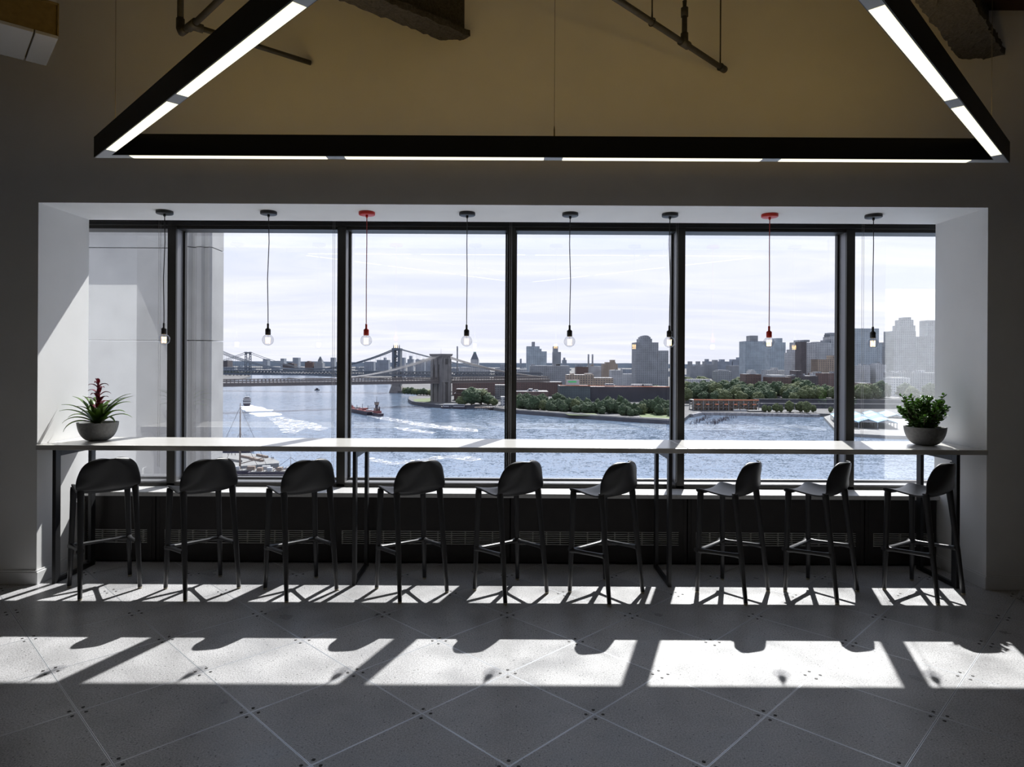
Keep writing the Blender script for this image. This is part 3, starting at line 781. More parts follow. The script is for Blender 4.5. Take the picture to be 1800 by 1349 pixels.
FM = {
 'grey': facade('hazed_grey_masonry_facade', (.26, .27, .29), (.10, .11, .13), 4.4, 4.0, .5, .55),  # grey wall colour lightened to stand in for haze over the city
 'pale': facade('hazed_pale_concrete_facade', (.42, .42, .43), (.15, .16, .19), 4.6, 4.2, .52, .55),  # concrete wall tone raised the same way, haze painted into it
 'tan': facade('tan_brick_facade', (.33, .26, .20), (.09, .08, .09), 5, 4.4, .5, .55),
 'brick': facade('red_brick_facade', (.125, .078, .070), (.05, .045, .05), 4.6, 4.2, .45, .5, roof=(.25, .24, .25)),
 'dark': facade('dark_brick_facade', (.085, .070, .074), (.035, .035, .045), 4.6, 4.2, .45, .5, roof=(.24, .23, .24)),
 'blue': facade('hazed_blue_glass_facade', (.33, .37, .41), (.17, .21, .25), 5.2, 4.2, .6, .6),  # tower walls brightened in the colour, in place of air haze
 'net': facade('dark_netted_facade', (.052, .050, .062), (.042, .042, .055), 7, 4.5, .9, .9, roof=(.28, .25, .24)),
 'green': facade('green_scaffold_facade', (.06, .075, .085), (.12, .16, .17), 4, 4, .35, .3),
 'far': facade('hazed_distant_masonry', (.23, .255, .30), (.15, .17, .205), 7, 6, .5, .5, roof=(.24, .25, .27)),  # far walls paled by colour, no haze volume is built
 'stone': mat('granite_masonry', (.165, .152, .148), .85, var=.16, vscale=.12),
 'steelblue': mat('blue_grey_bridge_steel', (.085, .10, .125), .6),
 'deck': mat('bridge_brown_steel', (.13, .11, .105), .7),
 'cable': mat('bridge_cable', (.30, .28, .27), .6),
 'land': mat('waterfront_ground', (.105, .10, .10), .9, var=.3, vscale=.03),
 'grass': mat('park_grass', (.105, .135, .050), .9, var=.2, vscale=.05),
 'treeA': mat('dark_tree_foliage', (.036, .058, .026), .9, var=.6, vscale=.5),
 'treeB': mat('olive_tree_foliage', (.070, .086, .034), .9, var=.5, vscale=.5),
 'quay': mat('quay_wall', (.075, .075, .088), .85, var=.25, vscale=.1),
 'path': mat('promenade_paving', (.20, .195, .19), .85, var=.15, vscale=.1),
 'white': mat('white_paint', (.36, .36, .37), .6), 'redp': mat('red_paint', (.20, .055, .055), .7), 'orange': mat('orange_netting', (.62, .22, .12), .8),
 'hull': mat('dark_hull', (.045, .035, .05), .6), 'cyan': mat('blue_canopy', (.045, .17, .29), .6), 'wood': mat('weathered_timber', (.22, .17, .14), .85, var=.2, vscale=.5),
 'copper': mat('green_copper', (.16, .28, .25), .7), 'slate': mat('slate_roof', (.10, .11, .13), .7), 'sign': mat('green_sign', (.08, .55, .18), .5),
 'rock': mat('shore_rocks', (.24, .23, .24), .95, var=.5, vscale=.4), 'hill': mat('hazed_wooded_ridge', (.20, .235, .275), 1.0, var=.2, vscale=.006),  # ridge colour carries painted distance haze, lighter than bare woodland
}
# ---- river and land
b = MB(); b.quad([(-9000, 60, WZ), (9000, 60, WZ), (16000, 16000, WZ), (-16000, 16000, WZ)])
tag(b.build('river', M['water']), 'broad rippled blue-grey river filling the lower panes', 'water', kind='stuff')
def landmass(name, pts, top, m, lb, depth=6):
    b = MB(); b.prism([(p.x, p.y) for p in pts], WZ - depth, top); o_ = b.build(name, m); return struct(tag(o_, lb))
far = [wat(p, q) for p, q in ((575, 662), (622, 664), (660, 666), (686, 669), (690, 690), (712, 692), (736, 694), (733, 700), (719, 701), (718, 707), (726, 711), (757, 716), (792, 718.5), (836, 718), (850, 719), (872, 722), (890, 724.5), (905, 727), (1000, 734.5), (1100, 741.5), (1184, 746.5), (1200, 744), (1212, 734), (1232, 728), (1335, 731), (1440, 732.5), (1475, 733.5), (1700, 733), (1900, 732))]
far += [Vector((9000, 1100, 0)), Vector((12000, 9000, 0)), Vector((-9000, 9000, 0)), wat(250, 655), wat(470, 656.5)]
landmass('ground_far_bank', far, LZ, FM['land'], 'built-up far bank of the river')
landmass('ground_near_bank', [wat(150, 690), wat(391, 671), wat(425, 667.5), wat(441, 663), wat(436, 659.5), wat(380, 659), wat(150, 660)], LZ, FM['land'], 'low bank at far left beyond the lower bridge')
# low wooded ridge closing the horizon
b = MB(); n = 90; ridge = []
for k in range(n + 1):
    x = -9000 + 18000 * k / n; ridge.append((x, 55 + 16 * noise.noise(Vector((x * .0006, 3, 0))) + 9 * noise.noise(Vector((x * .004, 1, 5)))))
for k in range(n):
    (xa, ha), (xb, hb) = ridge[k], ridge[k + 1]
    b.quad([(xa, 7600, WZ), (xb, 7600, WZ), (xb, 7620, WZ + hb), (xa, 7620, WZ + ha)]); b.quad([(xa, 7620, WZ + ha), (xb, 7620, WZ + hb), (xb, 9600, WZ), (xa, 9600, WZ)])
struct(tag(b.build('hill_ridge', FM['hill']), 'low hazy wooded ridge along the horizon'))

a, c = px(1200, 690, 1075), px(1900, 690, 1075); b = MB(); b.prism([(a.x, 1085), (c.x, 1030), (c.x + 900, 2600), (a.x + 300, 2600), (a.x + 10, 1500)], WZ, LZ + 11)
struct(tag(b.build('ground_heights', FM['land']), 'raised wooded bluff behind the right shore'))
# ---- buildings
FP = []                          # footprints already taken: x0, x1, y0, y1
def clash(x0, x1, y0, y1): return any(x0 < b_ and x1 > a_ and y0 < d_ and y1 > c_ for a_, b_, c_, d_ in FP)
def pane_of(x): return ('leftmost', 'second', 'third', 'fourth', 'fifth', 'last')[sum(x > q for q in (305, 600, 898, 1196, 1490))]
def block(name, label, x0, x1, yt, Y, m, depth=None, steps=(), roofbits=0, z0=LZ, cat='building', group=None, cap=None):
    """box seen between pixel columns x0..x1 with its roof line at yt, standing at distance Y; steps: extra (x0, x1, yt[, material])"""
    xa, xb = min([x0] + [q[0] for q in steps]), max([x1] + [q[1] for q in steps])
    for _ in range(60):
        pl, pr = px(x0, yt, Y), px(x1, yt, Y); w = pr.x - pl.x; dp = depth or max(18, min(w, 60))
        if not clash(px(xa, yt, Y).x, px(xb, yt, Y).x, Y - 3, Y + dp): break
        Y += 12
    FP.append((px(xa, yt, Y).x, px(xb, yt, Y).x, Y - 3, Y + dp))
    cx = (pl.x + pr.x) / 2; t = tag(empty(name, (cx, Y, z0)), label, cat, group)
    h = pl.z - z0
    b = MB(); b.box(-w / 2, w / 2, 0, dp, 0, h); b.build('body', FM[m], t)
    for ks, s_ in enumerate(steps):
        a, c = px(s_[0], s_[2], Y), px(s_[1], s_[2], Y); mm = FM[s_[3]] if len(s_) > 3 else FM[m]
        y0_ = (1.2 + .5 * ks) if s_[2] < yt else -2.0 + .3 * ks
        b = MB(); b.box(a.x - cx, c.x - cx, y0_ + (dp * .12 if s_[2] < yt else 0), dp * (.85 - .03 * ks), 0 if s_[2] >= yt else h - .5, a.z - z0); b.build('setback' if s_[2] < yt else 'wing', mm, t)
    rnd = random.Random(hash(label) % 1000 if False else len(label) * 13 + int(x0))
    for k in range(roofbits):
        ww = w * rnd.uniform(.06, .16); xx = rnd.uniform(-w / 2, w / 2 - ww); hh = rnd.uniform(2, 5)
        b = MB(); b.box(xx, xx + ww, dp * .2, dp * .5, h - .2, h + hh); b.build('roof_housing', FM['pale'] if k % 2 else FM['grey'], t)
    if cap == 'pyramid':
        a, c, tp = steps[-1][0], steps[-1][1], steps[-1][2]; A_, C2 = px(a, tp, Y), px(c, tp, Y); wv = C2.x - A_.x; mxx = (A_.x + C2.x) / 2 - cx; zz = A_.z - z0; q = wv / 2
        b = MB(); cy = 1.2 + dp * .12 + q; i = 0
        base4 = [(mxx - q, cy - q, zz), (mxx + q, cy - q, zz), (mxx + q, cy + q, zz), (mxx - q, cy + q, zz)]; tq = q * .32; hh = wv * .85
        top4 = [(mxx - tq, cy - tq, zz + hh), (mxx + tq, cy - tq, zz + hh), (mxx + tq, cy + tq, zz + hh), (mxx - tq, cy + tq, zz + hh)]
        b.v = base4 + top4; b.f = [(0, 1, 5, 4), (1, 2, 6, 5), (2, 3, 7, 6), (3, 0, 4, 7), (4, 5, 6, 7), (3, 2, 1, 0)]; b.sm = [False] * 6; b.build('pyramid_roof', FM['slate'], t)
        b = MB(); b.box(mxx - tq, mxx + tq, cy - tq, cy + tq, zz + hh - .2, zz + hh + wv * .14); b.build('lantern', FM['copper'], t)
    return t
B = block
# beyond the bridges, left
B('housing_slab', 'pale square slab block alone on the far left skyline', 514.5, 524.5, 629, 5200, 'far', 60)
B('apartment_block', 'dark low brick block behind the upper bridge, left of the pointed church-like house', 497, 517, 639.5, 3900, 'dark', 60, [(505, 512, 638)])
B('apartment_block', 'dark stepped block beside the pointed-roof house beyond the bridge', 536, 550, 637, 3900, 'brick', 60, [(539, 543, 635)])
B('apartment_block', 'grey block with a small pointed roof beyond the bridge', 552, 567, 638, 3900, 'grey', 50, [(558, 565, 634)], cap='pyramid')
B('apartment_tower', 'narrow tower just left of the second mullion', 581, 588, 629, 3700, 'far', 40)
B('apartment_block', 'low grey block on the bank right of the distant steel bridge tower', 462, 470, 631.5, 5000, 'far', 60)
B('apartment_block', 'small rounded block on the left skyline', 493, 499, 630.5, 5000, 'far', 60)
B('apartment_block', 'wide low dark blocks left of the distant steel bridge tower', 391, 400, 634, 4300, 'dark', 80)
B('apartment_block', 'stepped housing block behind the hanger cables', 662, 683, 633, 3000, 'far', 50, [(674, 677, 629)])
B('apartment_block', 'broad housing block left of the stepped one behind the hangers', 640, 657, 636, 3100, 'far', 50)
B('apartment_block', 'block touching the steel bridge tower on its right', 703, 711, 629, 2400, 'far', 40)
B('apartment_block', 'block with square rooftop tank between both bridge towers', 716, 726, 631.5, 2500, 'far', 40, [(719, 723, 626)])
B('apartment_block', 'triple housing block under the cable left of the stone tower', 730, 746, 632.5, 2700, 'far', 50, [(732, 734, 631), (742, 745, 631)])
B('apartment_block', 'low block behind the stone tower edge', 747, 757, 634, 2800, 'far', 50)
# clock tower works, between stone tower and centre mullion
B('clock_tower_building', 'cream loft building with a dark pyramid-roofed clock tower', 808, 861, 646, 1650, 'pale', 60, [(827, 841, 632.5, 'pale')], 3, cap='pyramid')
def chimney(label, x, y0, y1, Y, r, m):
    a = px(x, y0, Y); c = px(x, y1, Y); b = MB(); b.lathe([(r * 1.15, 0), (r, (a.z - c.z) * .85), (r * 1.08, (a.z - c.z) * .86), (r * 1.05, a.z - c.z)], seg=12); o_ = b.build('smokestack', m); o_.location = c; tag(o_, label, 'chimney')
chimney('single tall grey smokestack right of the stone bridge tower', 803.7, 609, 662, 2100, 2.2, FM['grey'])
chimney('left of two pale smokestacks on the skyline', 1034.3, 623, 660, 2600, 3.2, FM['pale'])
chimney('right of two pale smokestacks on the skyline', 1041.4, 623, 660, 2600, 3.2, FM['pale'])
B('warehouse', 'grey glassy building hugging the centre mullion on its left', 870, 890, 647, 1500, 'grey', 40, [(879, 887, 641)])
B('warehouse', 'pale grey building right of the centre mullion', 903, 926, 649, 1500, 'pale', 40)
B('low_house', 'two-storey white house at the water left of the centre mullion', 880, 889, 698, 1010, 'pale', 20)
B('warehouse', 'grey narrow block below the mullion base', 870, 888, 677, 1180, 'grey', 30)
B('brick_shed', 'long brown shed with a red and white roof edge by the stone tower', 798, 857, 692, 1130, 'brick', 40, [(801, 856, 684.5, 'brick')], 2)
B('brick_warehouse', 'low red-brown warehouse on the shore right of the centre mullion', 905, 964, 688.5, 1120, 'brick', 50, (), 4)
B('brick_row', 'long dark red approach building behind the shore warehouse', 795, 988, 671, 1300, 'brick', 40)
B('glass_tower', 'tall stepped glass tower right of the centre mullion', 926, 948.5, 609, 1750, 'blue', 45, [(935.5, 940.5, 601, 'grey'), (948, 952, 613.5), (952, 961, 618)])
B('slim_tower', 'slim dark tower between the glass tower and the two smokestacks', 973, 981, 609, 1900, 'grey', 35, [(972, 986, 619, 'grey')])
B('loft_building', 'long grey loft block below the tall glass tower', 932, 1001.5, 643.5, 1500, 'grey', 45, [(936, 1000, 642.8, 'pale')], 4)
B('small_tower', 'small square tower on the skyline right of the slim dark tower', 989, 996, 633, 3200, 'far', 40, [(991, 994, 629)])
B('small_tower', 'tiny block on the skyline just right of the centre mullion', 914, 917, 631, 3500, 'far', 30)
B('tan_loft', 'tan loft building with white arched parapet above the netted warehouse', 997, 1044, 659, 1260, 'tan', 40, [(1004, 1010, 656.5, 'tan'), (1030, 1043, 657, 'tan')])
B('tan_loft', 'lower tan wing stepping down toward the centre of the park', 1044, 1078, 664.5, 1250, 'tan', 40)
B('tan_tower', 'stepped tan office tower left of the large stepped tower', 1061, 1086, 640, 1900, 'tan', 45, [(1066, 1083, 637), (1075, 1082, 633)])
B('office_block', 'pale gridded office block in front of the tan tower', 1075, 1095, 651, 1700, 'pale', 40, (), 2)
B('office_block', 'low block behind the smokestacks', 1013, 1034, 645, 2000, 'brick', 40, [(1013, 1025, 640, 'far')])
B('office_block', 'pale mixed block right of the smokestacks', 1034, 1061, 644, 2000, 'pale', 40, [(1040, 1044, 641, 'tan')], 2)
B('office_block', 'row of grey mid-rise slabs beyond the park, left of the big tower', 1094, 1118, 649, 2200, 'far', 40)
B('office_block', 'long low pale building beside the big tower base', 1094, 1122, 657.5, 1800, 'pale', 30)
B('stepped_tower', 'large stepped tower with a rounded crown dominating the skyline', 1118, 1157.5, 602, 1500, 'grey', 50, [(1125.5, 1147.5, 595.5), (1128, 1145, 592.2), (1130.5, 1142.5, 590.4), (1133, 1140, 589.6), (1157, 1175, 616.5)])
B('netted_warehouse', 'long dark netted warehouse with red-edged roof behind the park', 1037, 1180, 680, 1130, 'net', 45, (), 3)
B('netted_warehouse', 'glassy scaffolded end of the long dark warehouse', 984, 1037.5, 678.5, 1125, 'green', 45)
b = MB(); a, c = px(984, 677.6, 1124), px(1180, 680.6, 1124); b.bar(a, c, 1.2, 1.2); tag(b.build('safety_rail', FM['orange']), 'thin red safety netting along the dark warehouse roof', 'railing')
t = tag(empty('rooftop_sign', tuple(px(1007, 678.5, 1135))), 'white rooftop billboard with a green band above the warehouse', 'sign')
b = MB(); b.box(-11, 11, 0, 5, 0, 10); b.build('board', FM['white'], t); b = MB(); b.box(-8, 6, -.3, 0, 5.6, 8.2); b.build('green_band', FM['sign'], t)
# right of the fourth mullion
B('housing_row', 'left wide brown housing slab on the right skyline', 1213, 1238, 643, 2300, 'grey', 45, [(1214, 1218, 635.5), (1228, 1232, 635.5)])
B('housing_row', 'middle wide brown housing slab on the right skyline', 1238, 1262, 641, 2350, 'grey', 45, [(1240, 1243, 636), (1257, 1263, 633)])
B('housing_row', 'housing slab with three roof tanks behind the twin slabs', 1240, 1287, 635.5, 2900, 'far', 45, [(1243, 1247, 631.5), (1268, 1275, 632)])
B('housing_row', 'pale blue slab just left of the glass-topped tower', 1288, 1312, 632, 2900, 'far', 45, [(1299, 1303, 628.5)])
B('housing_row', 'brown slab at the foot of the glass-topped tower', 1284, 1311, 643, 2300, 'grey', 45)
B('residential_tower', 'tall gridded tower with square penthouse left of the red pendant', 1310, 1346, 600, 1750, 'blue', 45, [(1321, 1334, 590, 'grey')])
B('residential_tower', 'slanted-top glass tower right of the red pendant', 1352, 1381, 602, 1900, 'blue', 45, [(1367, 1377, 594.5)])
B('courthouse', 'brown block with curved roof beside the leafy slope', 1261, 1287, 653, 1450, 'grey', 35, [(1264, 1283, 651)])
B('peaked_brick_house', 'dark brick building with glazed centre and white peaked cap', 1311, 1338, 658, 1180, 'brick', 30, [(1321, 1331, 653, 'white'), (1323.5, 1328, 650.5, 'white')])
B('brick_block', 'broad dark brick block on the slope below the bent-roof tower', 1357, 1391, 663, 1150, 'brick', 40, [(1357, 1383, 659.5, 'white')], 2)
B('brick_block', 'wide dark brick apartment block right of the slope', 1390, 1438, 661, 1200, 'dark', 40, [(1402, 1414, 652, 'dark')], 3)
B('brick_block', 'dark brick house left among the shore trees', 1221, 1248, 677, 1150, 'dark', 30, (), 3)
B('low_row', 'low grey row house between the shore trees', 1265, 1311, 675, 1200, 'grey', 25, (), 3)
B('low_row', 'long pale roof above the trees right of the fourth mullion', 1208, 1248, 667, 1400, 'pale', 20)
B('low_row', 'grey low institution behind the brick blocks', 1346, 1392, 651, 1700, 'pale', 30, [(1361, 1369, 647, 'pale')])
B('office_tower', 'pale office tower with stepped left edge on the right skyline', 1391, 1409, 620, 1600, 'pale', 40, [(1393, 1408, 614.5), (1398, 1408, 602), (1405, 1412, 598)])
B('office_tower', 'dark slim shaft in front of the pale stepped office tower', 1408, 1418, 601, 1500, 'dark', 30, [(1416, 1425, 597.5, 'grey')])
B('office_tower', 'pale flat-fronted tower left of the ornate one', 1417.5, 1434, 602.5, 1600, 'pale', 40)
B('office_tower', 'grey ornate tower with dark cornice', 1433, 1462, 603, 1650, 'pale', 40, [(1436, 1459, 601, 'grey'), (1453, 1461, 598, 'grey')])
B('office_tower', 'tall tower with crenellated crown left of the fifth mullion', 1460, 1479, 592, 1650, 'pale', 40, [(1461, 1478, 585, 'grey'), (1459.5, 1479, 588, 'slate')])
B('courthouse', 'brown arcaded hall below the ornate tower', 1438, 1480, 632, 1500, 'tan', 35, [(1464, 1480, 625, 'tan')])
B('low_row', 'dark brick terrace above the expressway', 1432, 1482, 656, 1350, 'brick', 30, (), 3)
B('office_tower', 'broad green-grey glass tower right of the fifth mullion', 1500, 1545, 577.5, 1500, 'blue', 45, [(1543, 1550, 604)])
B('office_tower', 'dark stepped tower beside the broad glass tower', 1551, 1570, 610, 1600, 'grey', 40, [(1556, 1570, 602)])
B('office_tower', 'stepped tall tower with rounded top seen through the glare', 1571, 1610, 582, 1500, 'grey', 40, [(1584, 1612, 572), (1588, 1609, 562), (1594, 1605, 557.5)])
B('office_tower', 'broad tower at the edge of the right reveal', 1610, 1660, 592, 1550, 'grey', 40, [(1632, 1655, 563)])
B('midrise', 'gridded pale mid-rise below the broad glass tower', 1512, 1530, 643, 1400, 'pale', 30, (), 2)
B('midrise', 'pale stepped mid-rise beside the gridded one', 1540, 1558, 641, 1400, 'pale', 30, [(1543, 1552, 639)], 1)
B('midrise', 'long flat row below the glare-covered towers', 1568, 1650, 655, 1300, 'grey', 30, (), 5)
B('brick_block', 'dark brick block among trees in the last pane', 1516, 1533, 674, 1150, 'brick', 30)
B('midrise', 'tall pale apartment slab in the glare above the jade plant', 1570, 1600, 664, 1150, 'pale', 30)
# low rooftops filling the town behind
rnd = random.Random(5); nh = 0
for k in range(420):
    if nh >= 290: break
    Y = rnd.choice((1350, 1500, 1700, 1950, 2250, 2600, 3000, 3500, 4200, 5000)) * rnd.uniform(.95, 1.05)
    xp = rnd.uniform(800, 1660) if Y < 2400 else rnd.uniform(400, 1660)
    if 700 > xp and Y < 4000: Y = rnd.uniform(3700, 5200)
    p = px(xp, 640, Y); w = rnd.uniform(14, 46) * (Y / 1500) ** .5; h = rnd.uniform(6, 17) * (1.0 if Y < 2500 else 1.5)
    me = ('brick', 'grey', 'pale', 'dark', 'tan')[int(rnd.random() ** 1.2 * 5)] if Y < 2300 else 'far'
    dp = rnd.uniform(14, 40)
    if clash(p.x - w / 2, p.x + w / 2, Y, Y + dp): continue
    FP.append((p.x - w / 2, p.x + w / 2, Y, Y + dp))
    b = MB(); b.box(-w / 2, w / 2, 0, dp, 0, h)
    if rnd.random() < .5: q = rnd.uniform(-.3, .1) * w; b.box(q, q + w * .2, 3, 10, h - .1, h + 3)
    nh += 1
    o_ = b.build('low_house', FM[me]); o_.location = (p.x, Y, LZ)
    cn = {'brick': 'red-brick', 'grey': 'grey', 'pale': 'pale concrete', 'dark': 'dark brick', 'tan': 'tan', 'far': 'hazy blue-grey'}[me]
    tag(o_, '%s %s flat-roofed %s in the town seen through the %s pane' % ('wide' if w > 30 * (Y / 1500) ** .5 else 'narrow', cn, 'house' if Y < 2300 else 'block far back', pane_of(xp)), 'house', 'low town houses across the river')

# ---- trees
def tree_mesh(seed, tall, m):
    bm = bmesh.new(); bmesh.ops.create_icosphere(bm, subdivisions=5, radius=1.0); off = Vector((seed * 7.3, seed * 3.1, 0))
    for v in bm.verts:
        c = v.co.copy(); k = 1 + .30 * noise.noise(c * 1.7 + off) + .20 * noise.noise(c * 4.3 + off) + .15 * noise.noise(c * 9 + off) + .12 * noise.noise(c * 19 + off)
        v.co = Vector((c.x * k, c.y * k, c.z * k * tall * (.8 if c.z < 0 else 1)))
    zmin = min(v.co.z for v in bm.verts)
    for v in bm.verts: v.co.z -= zmin * .9
    me = bpy.data.meshes.new('crown'); bm.to_mesh(me); bm.free(); me.polygons.foreach_set('use_smooth', [True] * len(me.polygons)); me.materials.append(m); return me
for xa, xb, Y in ((1330, 1480, 1010), (1340, 1660, 985), (1500, 1660, 1005)): FP.append((px(xa, 700, Y).x, px(xb, 700, Y).x, Y - 2, Y + 15))
FP.append((px(1219, 720, 930).x, px(1334, 720, 930).x, 928, 956))
TM = [tree_mesh(1, 1.0, FM['treeA']), tree_mesh(2, 1.2, FM['treeA']), tree_mesh(3, .9, FM['treeB']), tree_mesh(4, 1.1, FM['treeB']), tree_mesh(5, 1.5, FM['treeA'])]
trunk = MB(); trunk.lathe([(.09, 0), (.06, .5), (.05, .8)], seg=6); trunk_me = trunk.mesh('trunk'); trunk_me.materials.append(FM['wood'])
TP = []
def tree(xp, yb, Y, wpx, kind, lb, grp, z=None, hs=1.0):
    r = wpx * Y / F / 2
    for _ in range(14):
        p = px(xp, yb, Y)
        if not clash(p.x - r * .8, p.x + r * .8, Y - r * .8, Y + r * .8) and not any((p.x - a_) ** 2 + (Y - b_) ** 2 < (.62 * (r + c_)) ** 2 for a_, b_, c_ in TP): break
        xp += rnd.uniform(-6, 6); Y += rnd.uniform(-14, 18)
    else: return None
    TP.append((p.x, Y, r)); wpx_ = pane_of(xp)
    t = tag(empty('tree', (p.x, Y, p.z if z is None else z), rnd.uniform(0, 6)), (lb if 'park belt' in lb else ('large ' if wpx > 20 else 'small ') + ('dark green', 'tall dark green', 'olive', 'light green', 'slender green')[kind] + ' ' + lb).replace('tree ', 'tree through the %s pane ' % wpx_, 1) if 'park belt' in lb or 'slope' in lb or 'expressway terrace' in lb else lb, 'tree', grp)
    c = link_mesh('crown', TM[kind], t, (0, 0, r * .25), 0, (r, r, r * hs)); link_mesh('trunk', trunk_me, t, (0, 0, 0), 0, (r * 1.2, r * 1.2, r * 1.2))
    return t
def shoreY(x):  # distance of the park quay at pixel column x
    y = 727 + (x - 905) * (746.5 - 727) / (1184 - 905); return wat(x, y).y
for k in range(95):   # the waterfront park belt
    xp = 905 + 278 * (k + rnd.random()) / 95; row = rnd.random(); Y = shoreY(xp) + 28 + row * 60
    if 1130 < xp < 1180: Y += 45
    if 1075 < xp < 1090: Y += 30
    tree(xp, 720, Y, rnd.uniform(12, 19), rnd.choice((0, 0, 1, 1, 3, 4)), rnd.choice(('dark green', 'mid green', 'tall green', 'bushy green')) + ' tree in the dense waterfront park belt', 'trees of the waterfront park belt', LZ - 1.5, rnd.uniform(.85, 1.25))
for xp, Y, w in ((1050, 905, 12), (1060, 900, 14), (1070, 897, 14), (1100, 885, 11), (1110, 880, 13), (1120, 876, 12), (1130, 872, 12)):
    tree(xp, 720, Y, w, 0, 'round shrub close to the quay path in the waterfront park', 'quay-side shrubs of the park', LZ - 1, .75)
for xp, Y, w, k in ((829, 1010, 34, 0), (846, 1015, 30, 3), (812, 1005, 20, 2), (868, 1010, 14, 3), (858, 1020, 22, 0)):
    tree(xp, 705, Y, w, k, 'broad tree on the shore right of the stone bridge tower', 'shore trees by the stone tower', LZ - 1, .8)
for xp, Y, w in ((915, 1090, 15), (921, 1095, 16), (979, 1080, 17), (988, 1085, 13), (910, 1080, 12)):
    tree(xp, 705, Y, w, 0, 'dark tree beside the low red-brown warehouse', 'trees by the red-brown warehouse', LZ, .9)
for k in range(9): tree(712 + 5.5 * k, 690, 1330 - k * 6, rnd.uniform(8, 13), rnd.choice((0, 3)), 'small tree on the lawn between the two bridge towers', 'trees between the bridge towers', LZ, .9)
HZ = LZ + 14
for k in range(80):   # leafy slope right of the fourth mullion
    xp = rnd.uniform(1204, 1400); Y = rnd.uniform(1035, 1175)
    tree(xp, 690, Y, rnd.uniform(14, 24), rnd.choice((0, 1, 2, 3, 0)), 'tree on the slope behind the orange-roofed shell', 'trees on the leafy slope', LZ + (10.5 if Y > 1085 else 2 + 8 * max(0, (Y - 1035) / 50)), .95)
for k in range(24):
    xp = rnd.uniform(1204, 1320); tree(xp, 690, rnd.uniform(1420, 1560), rnd.uniform(16, 26), 2, 'pale olive tree in the upper park below the housing slabs', 'olive trees of the upper park', LZ + 10.5, .7)
for k in range(40):
    xp = rnd.choice((rnd.uniform(1385, 1440), rnd.uniform(1438, 1480), rnd.uniform(1505, 1640))); tree(xp, 690, rnd.uniform(1030, 1120), rnd.uniform(16, 27), rnd.choice((0, 1, 2, 3)), 'tree along the expressway terrace at right', 'trees along the expressway terrace', LZ + 9, 1.05)
for xp, w in ((1344, 9), (1352, 8), (1364, 11), (1372, 9), (1388, 14), (1406, 13), (1414, 14), (1430, 9), (1460, 7)):
    tree(xp, 722, 905, w, 3, 'young light-green tree on the shore before the dark terrace wall', 'young shore trees', LZ - .5, 1.3)
for k in range(14): tree(1120 + rnd.uniform(-22, 60), 670, rnd.uniform(1350, 1450), rnd.uniform(12, 18), 2, 'olive tree around the foot of the large stepped tower', 'olive trees by the stepped tower', LZ + 1, .75)
for k in range(8): tree(391 + 6.5 * k, 664, 2900 - k * 10, rnd.uniform(7, 11), 3, 'small tree on the low bank at far left', 'trees on the far-left bank', LZ, .7)

# ---- park ground, quay, piers
def strip(name, pts, z, m, lb, cat=None, th=.6):
    b = MB(); b.prism([(wat(p, q, z).x, wat(p, q, z).y) for p, q in pts], z - th, z); o_ = b.build(name, m)
    if cat: tag(o_, lb, cat)
    else: struct(tag(o_, lb))
    return o_
strip('lawn_park', [(1118, 720), (1175, 723), (1185, 738.5), (1130, 735), (1120, 728)], LZ + .5, FM['grass'], 'mown green lawn at the right end of the waterfront park')
strip('lawn_park_strip', [(990, 727), (1048, 727), (1052, 731.5), (1000, 729.5)], LZ + .5, FM['grass'], 'small lawn strip in the middle of the waterfront park')
strip('lawn_bridge', [(735, 686), (756, 685), (757, 691), (733, 692)], LZ + .5, FM['grass'], 'bright lawn between the bridge towers')
strip('lawn_point', [(727, 702), (757, 700), (757, 707), (728, 706)], LZ + .4, FM['grass'], 'pale lawn on the point left of the stone tower')
def wallrun(name, pts, top, th, m, lb, cat='wall'):
    b = MB()
    for a, c in zip(pts[:-1], pts[1:]):
        a, c = wat(*a), wat(*c); b.bar((a.x, a.y, (WZ - 1 + top) / 2), (c.x, c.y, (WZ - 1 + top) / 2), th, top - WZ + 1)
    tag(b.build(name, m), lb, cat)
wallrun('quay_wall', [(890, 724.5), (905, 727), (1000, 734.5), (1100, 741.5), (1184, 746.5)], LZ + .8, 3, FM['quay'], 'dark quay wall below the waterfront park')
wallrun('promenade_path', [(890, 723.4), (905, 725.9), (1000, 733.2), (1100, 740.0), (1184, 744.8)], LZ + 1.2, 6, FM['path'], 'pale promenade path along the park quay')
wallrun('stone_embankment', [(719, 706), (726, 711), (757, 716), (792, 718.5), (836, 718)], LZ + 1.0, 4, FM['quay'], 'dark stone embankment around the stone bridge tower')
def pile_mesh():
    b = MB(); b.lathe([(.32, -6), (.30, 0)], seg=6); m_ = b.mesh('pile'); m_.materials.append(FM['hull']); return m_
pm = pile_mesh()
pg = tag(empty('old_pier_piles', tuple(wat(1250, 738))), 'field of old dark timber piles standing in the water', 'piles')
c0 = wat(1250, 738)
for k in range(150):
    q = rnd.random(); f_ = rnd.choice((0, 1, 1)); xx = 1210 + q * 30 + rnd.uniform(0, 14) if f_ == 0 else 1242 + q * 40 + rnd.uniform(-4, 16); yy = 746.5 - q * 13 + rnd.uniform(-2, 1.5)
    p = wat(xx, yy); link_mesh('pile', pm, pg, (p.x - c0.x, p.y - c0.y, rnd.uniform(1.5, 3.5)))
wallrun('rock_revetment', [(1214, 733.5), (1232, 729.5), (1335, 731.5), (1440, 733.5)], LZ - .2, 7, FM['rock'], 'grey rock revetment along the shore behind the piles')
t = tag(empty('timber_jetty', tuple(wat(858, 721))), 'dark timber jetty with piles left of the centre mullion', 'jetty'); c0 = wat(858, 721)
b = MB(); b.box(-20, 26, -3, 4, 3, 4); b.build('deck', FM['wood'], t)
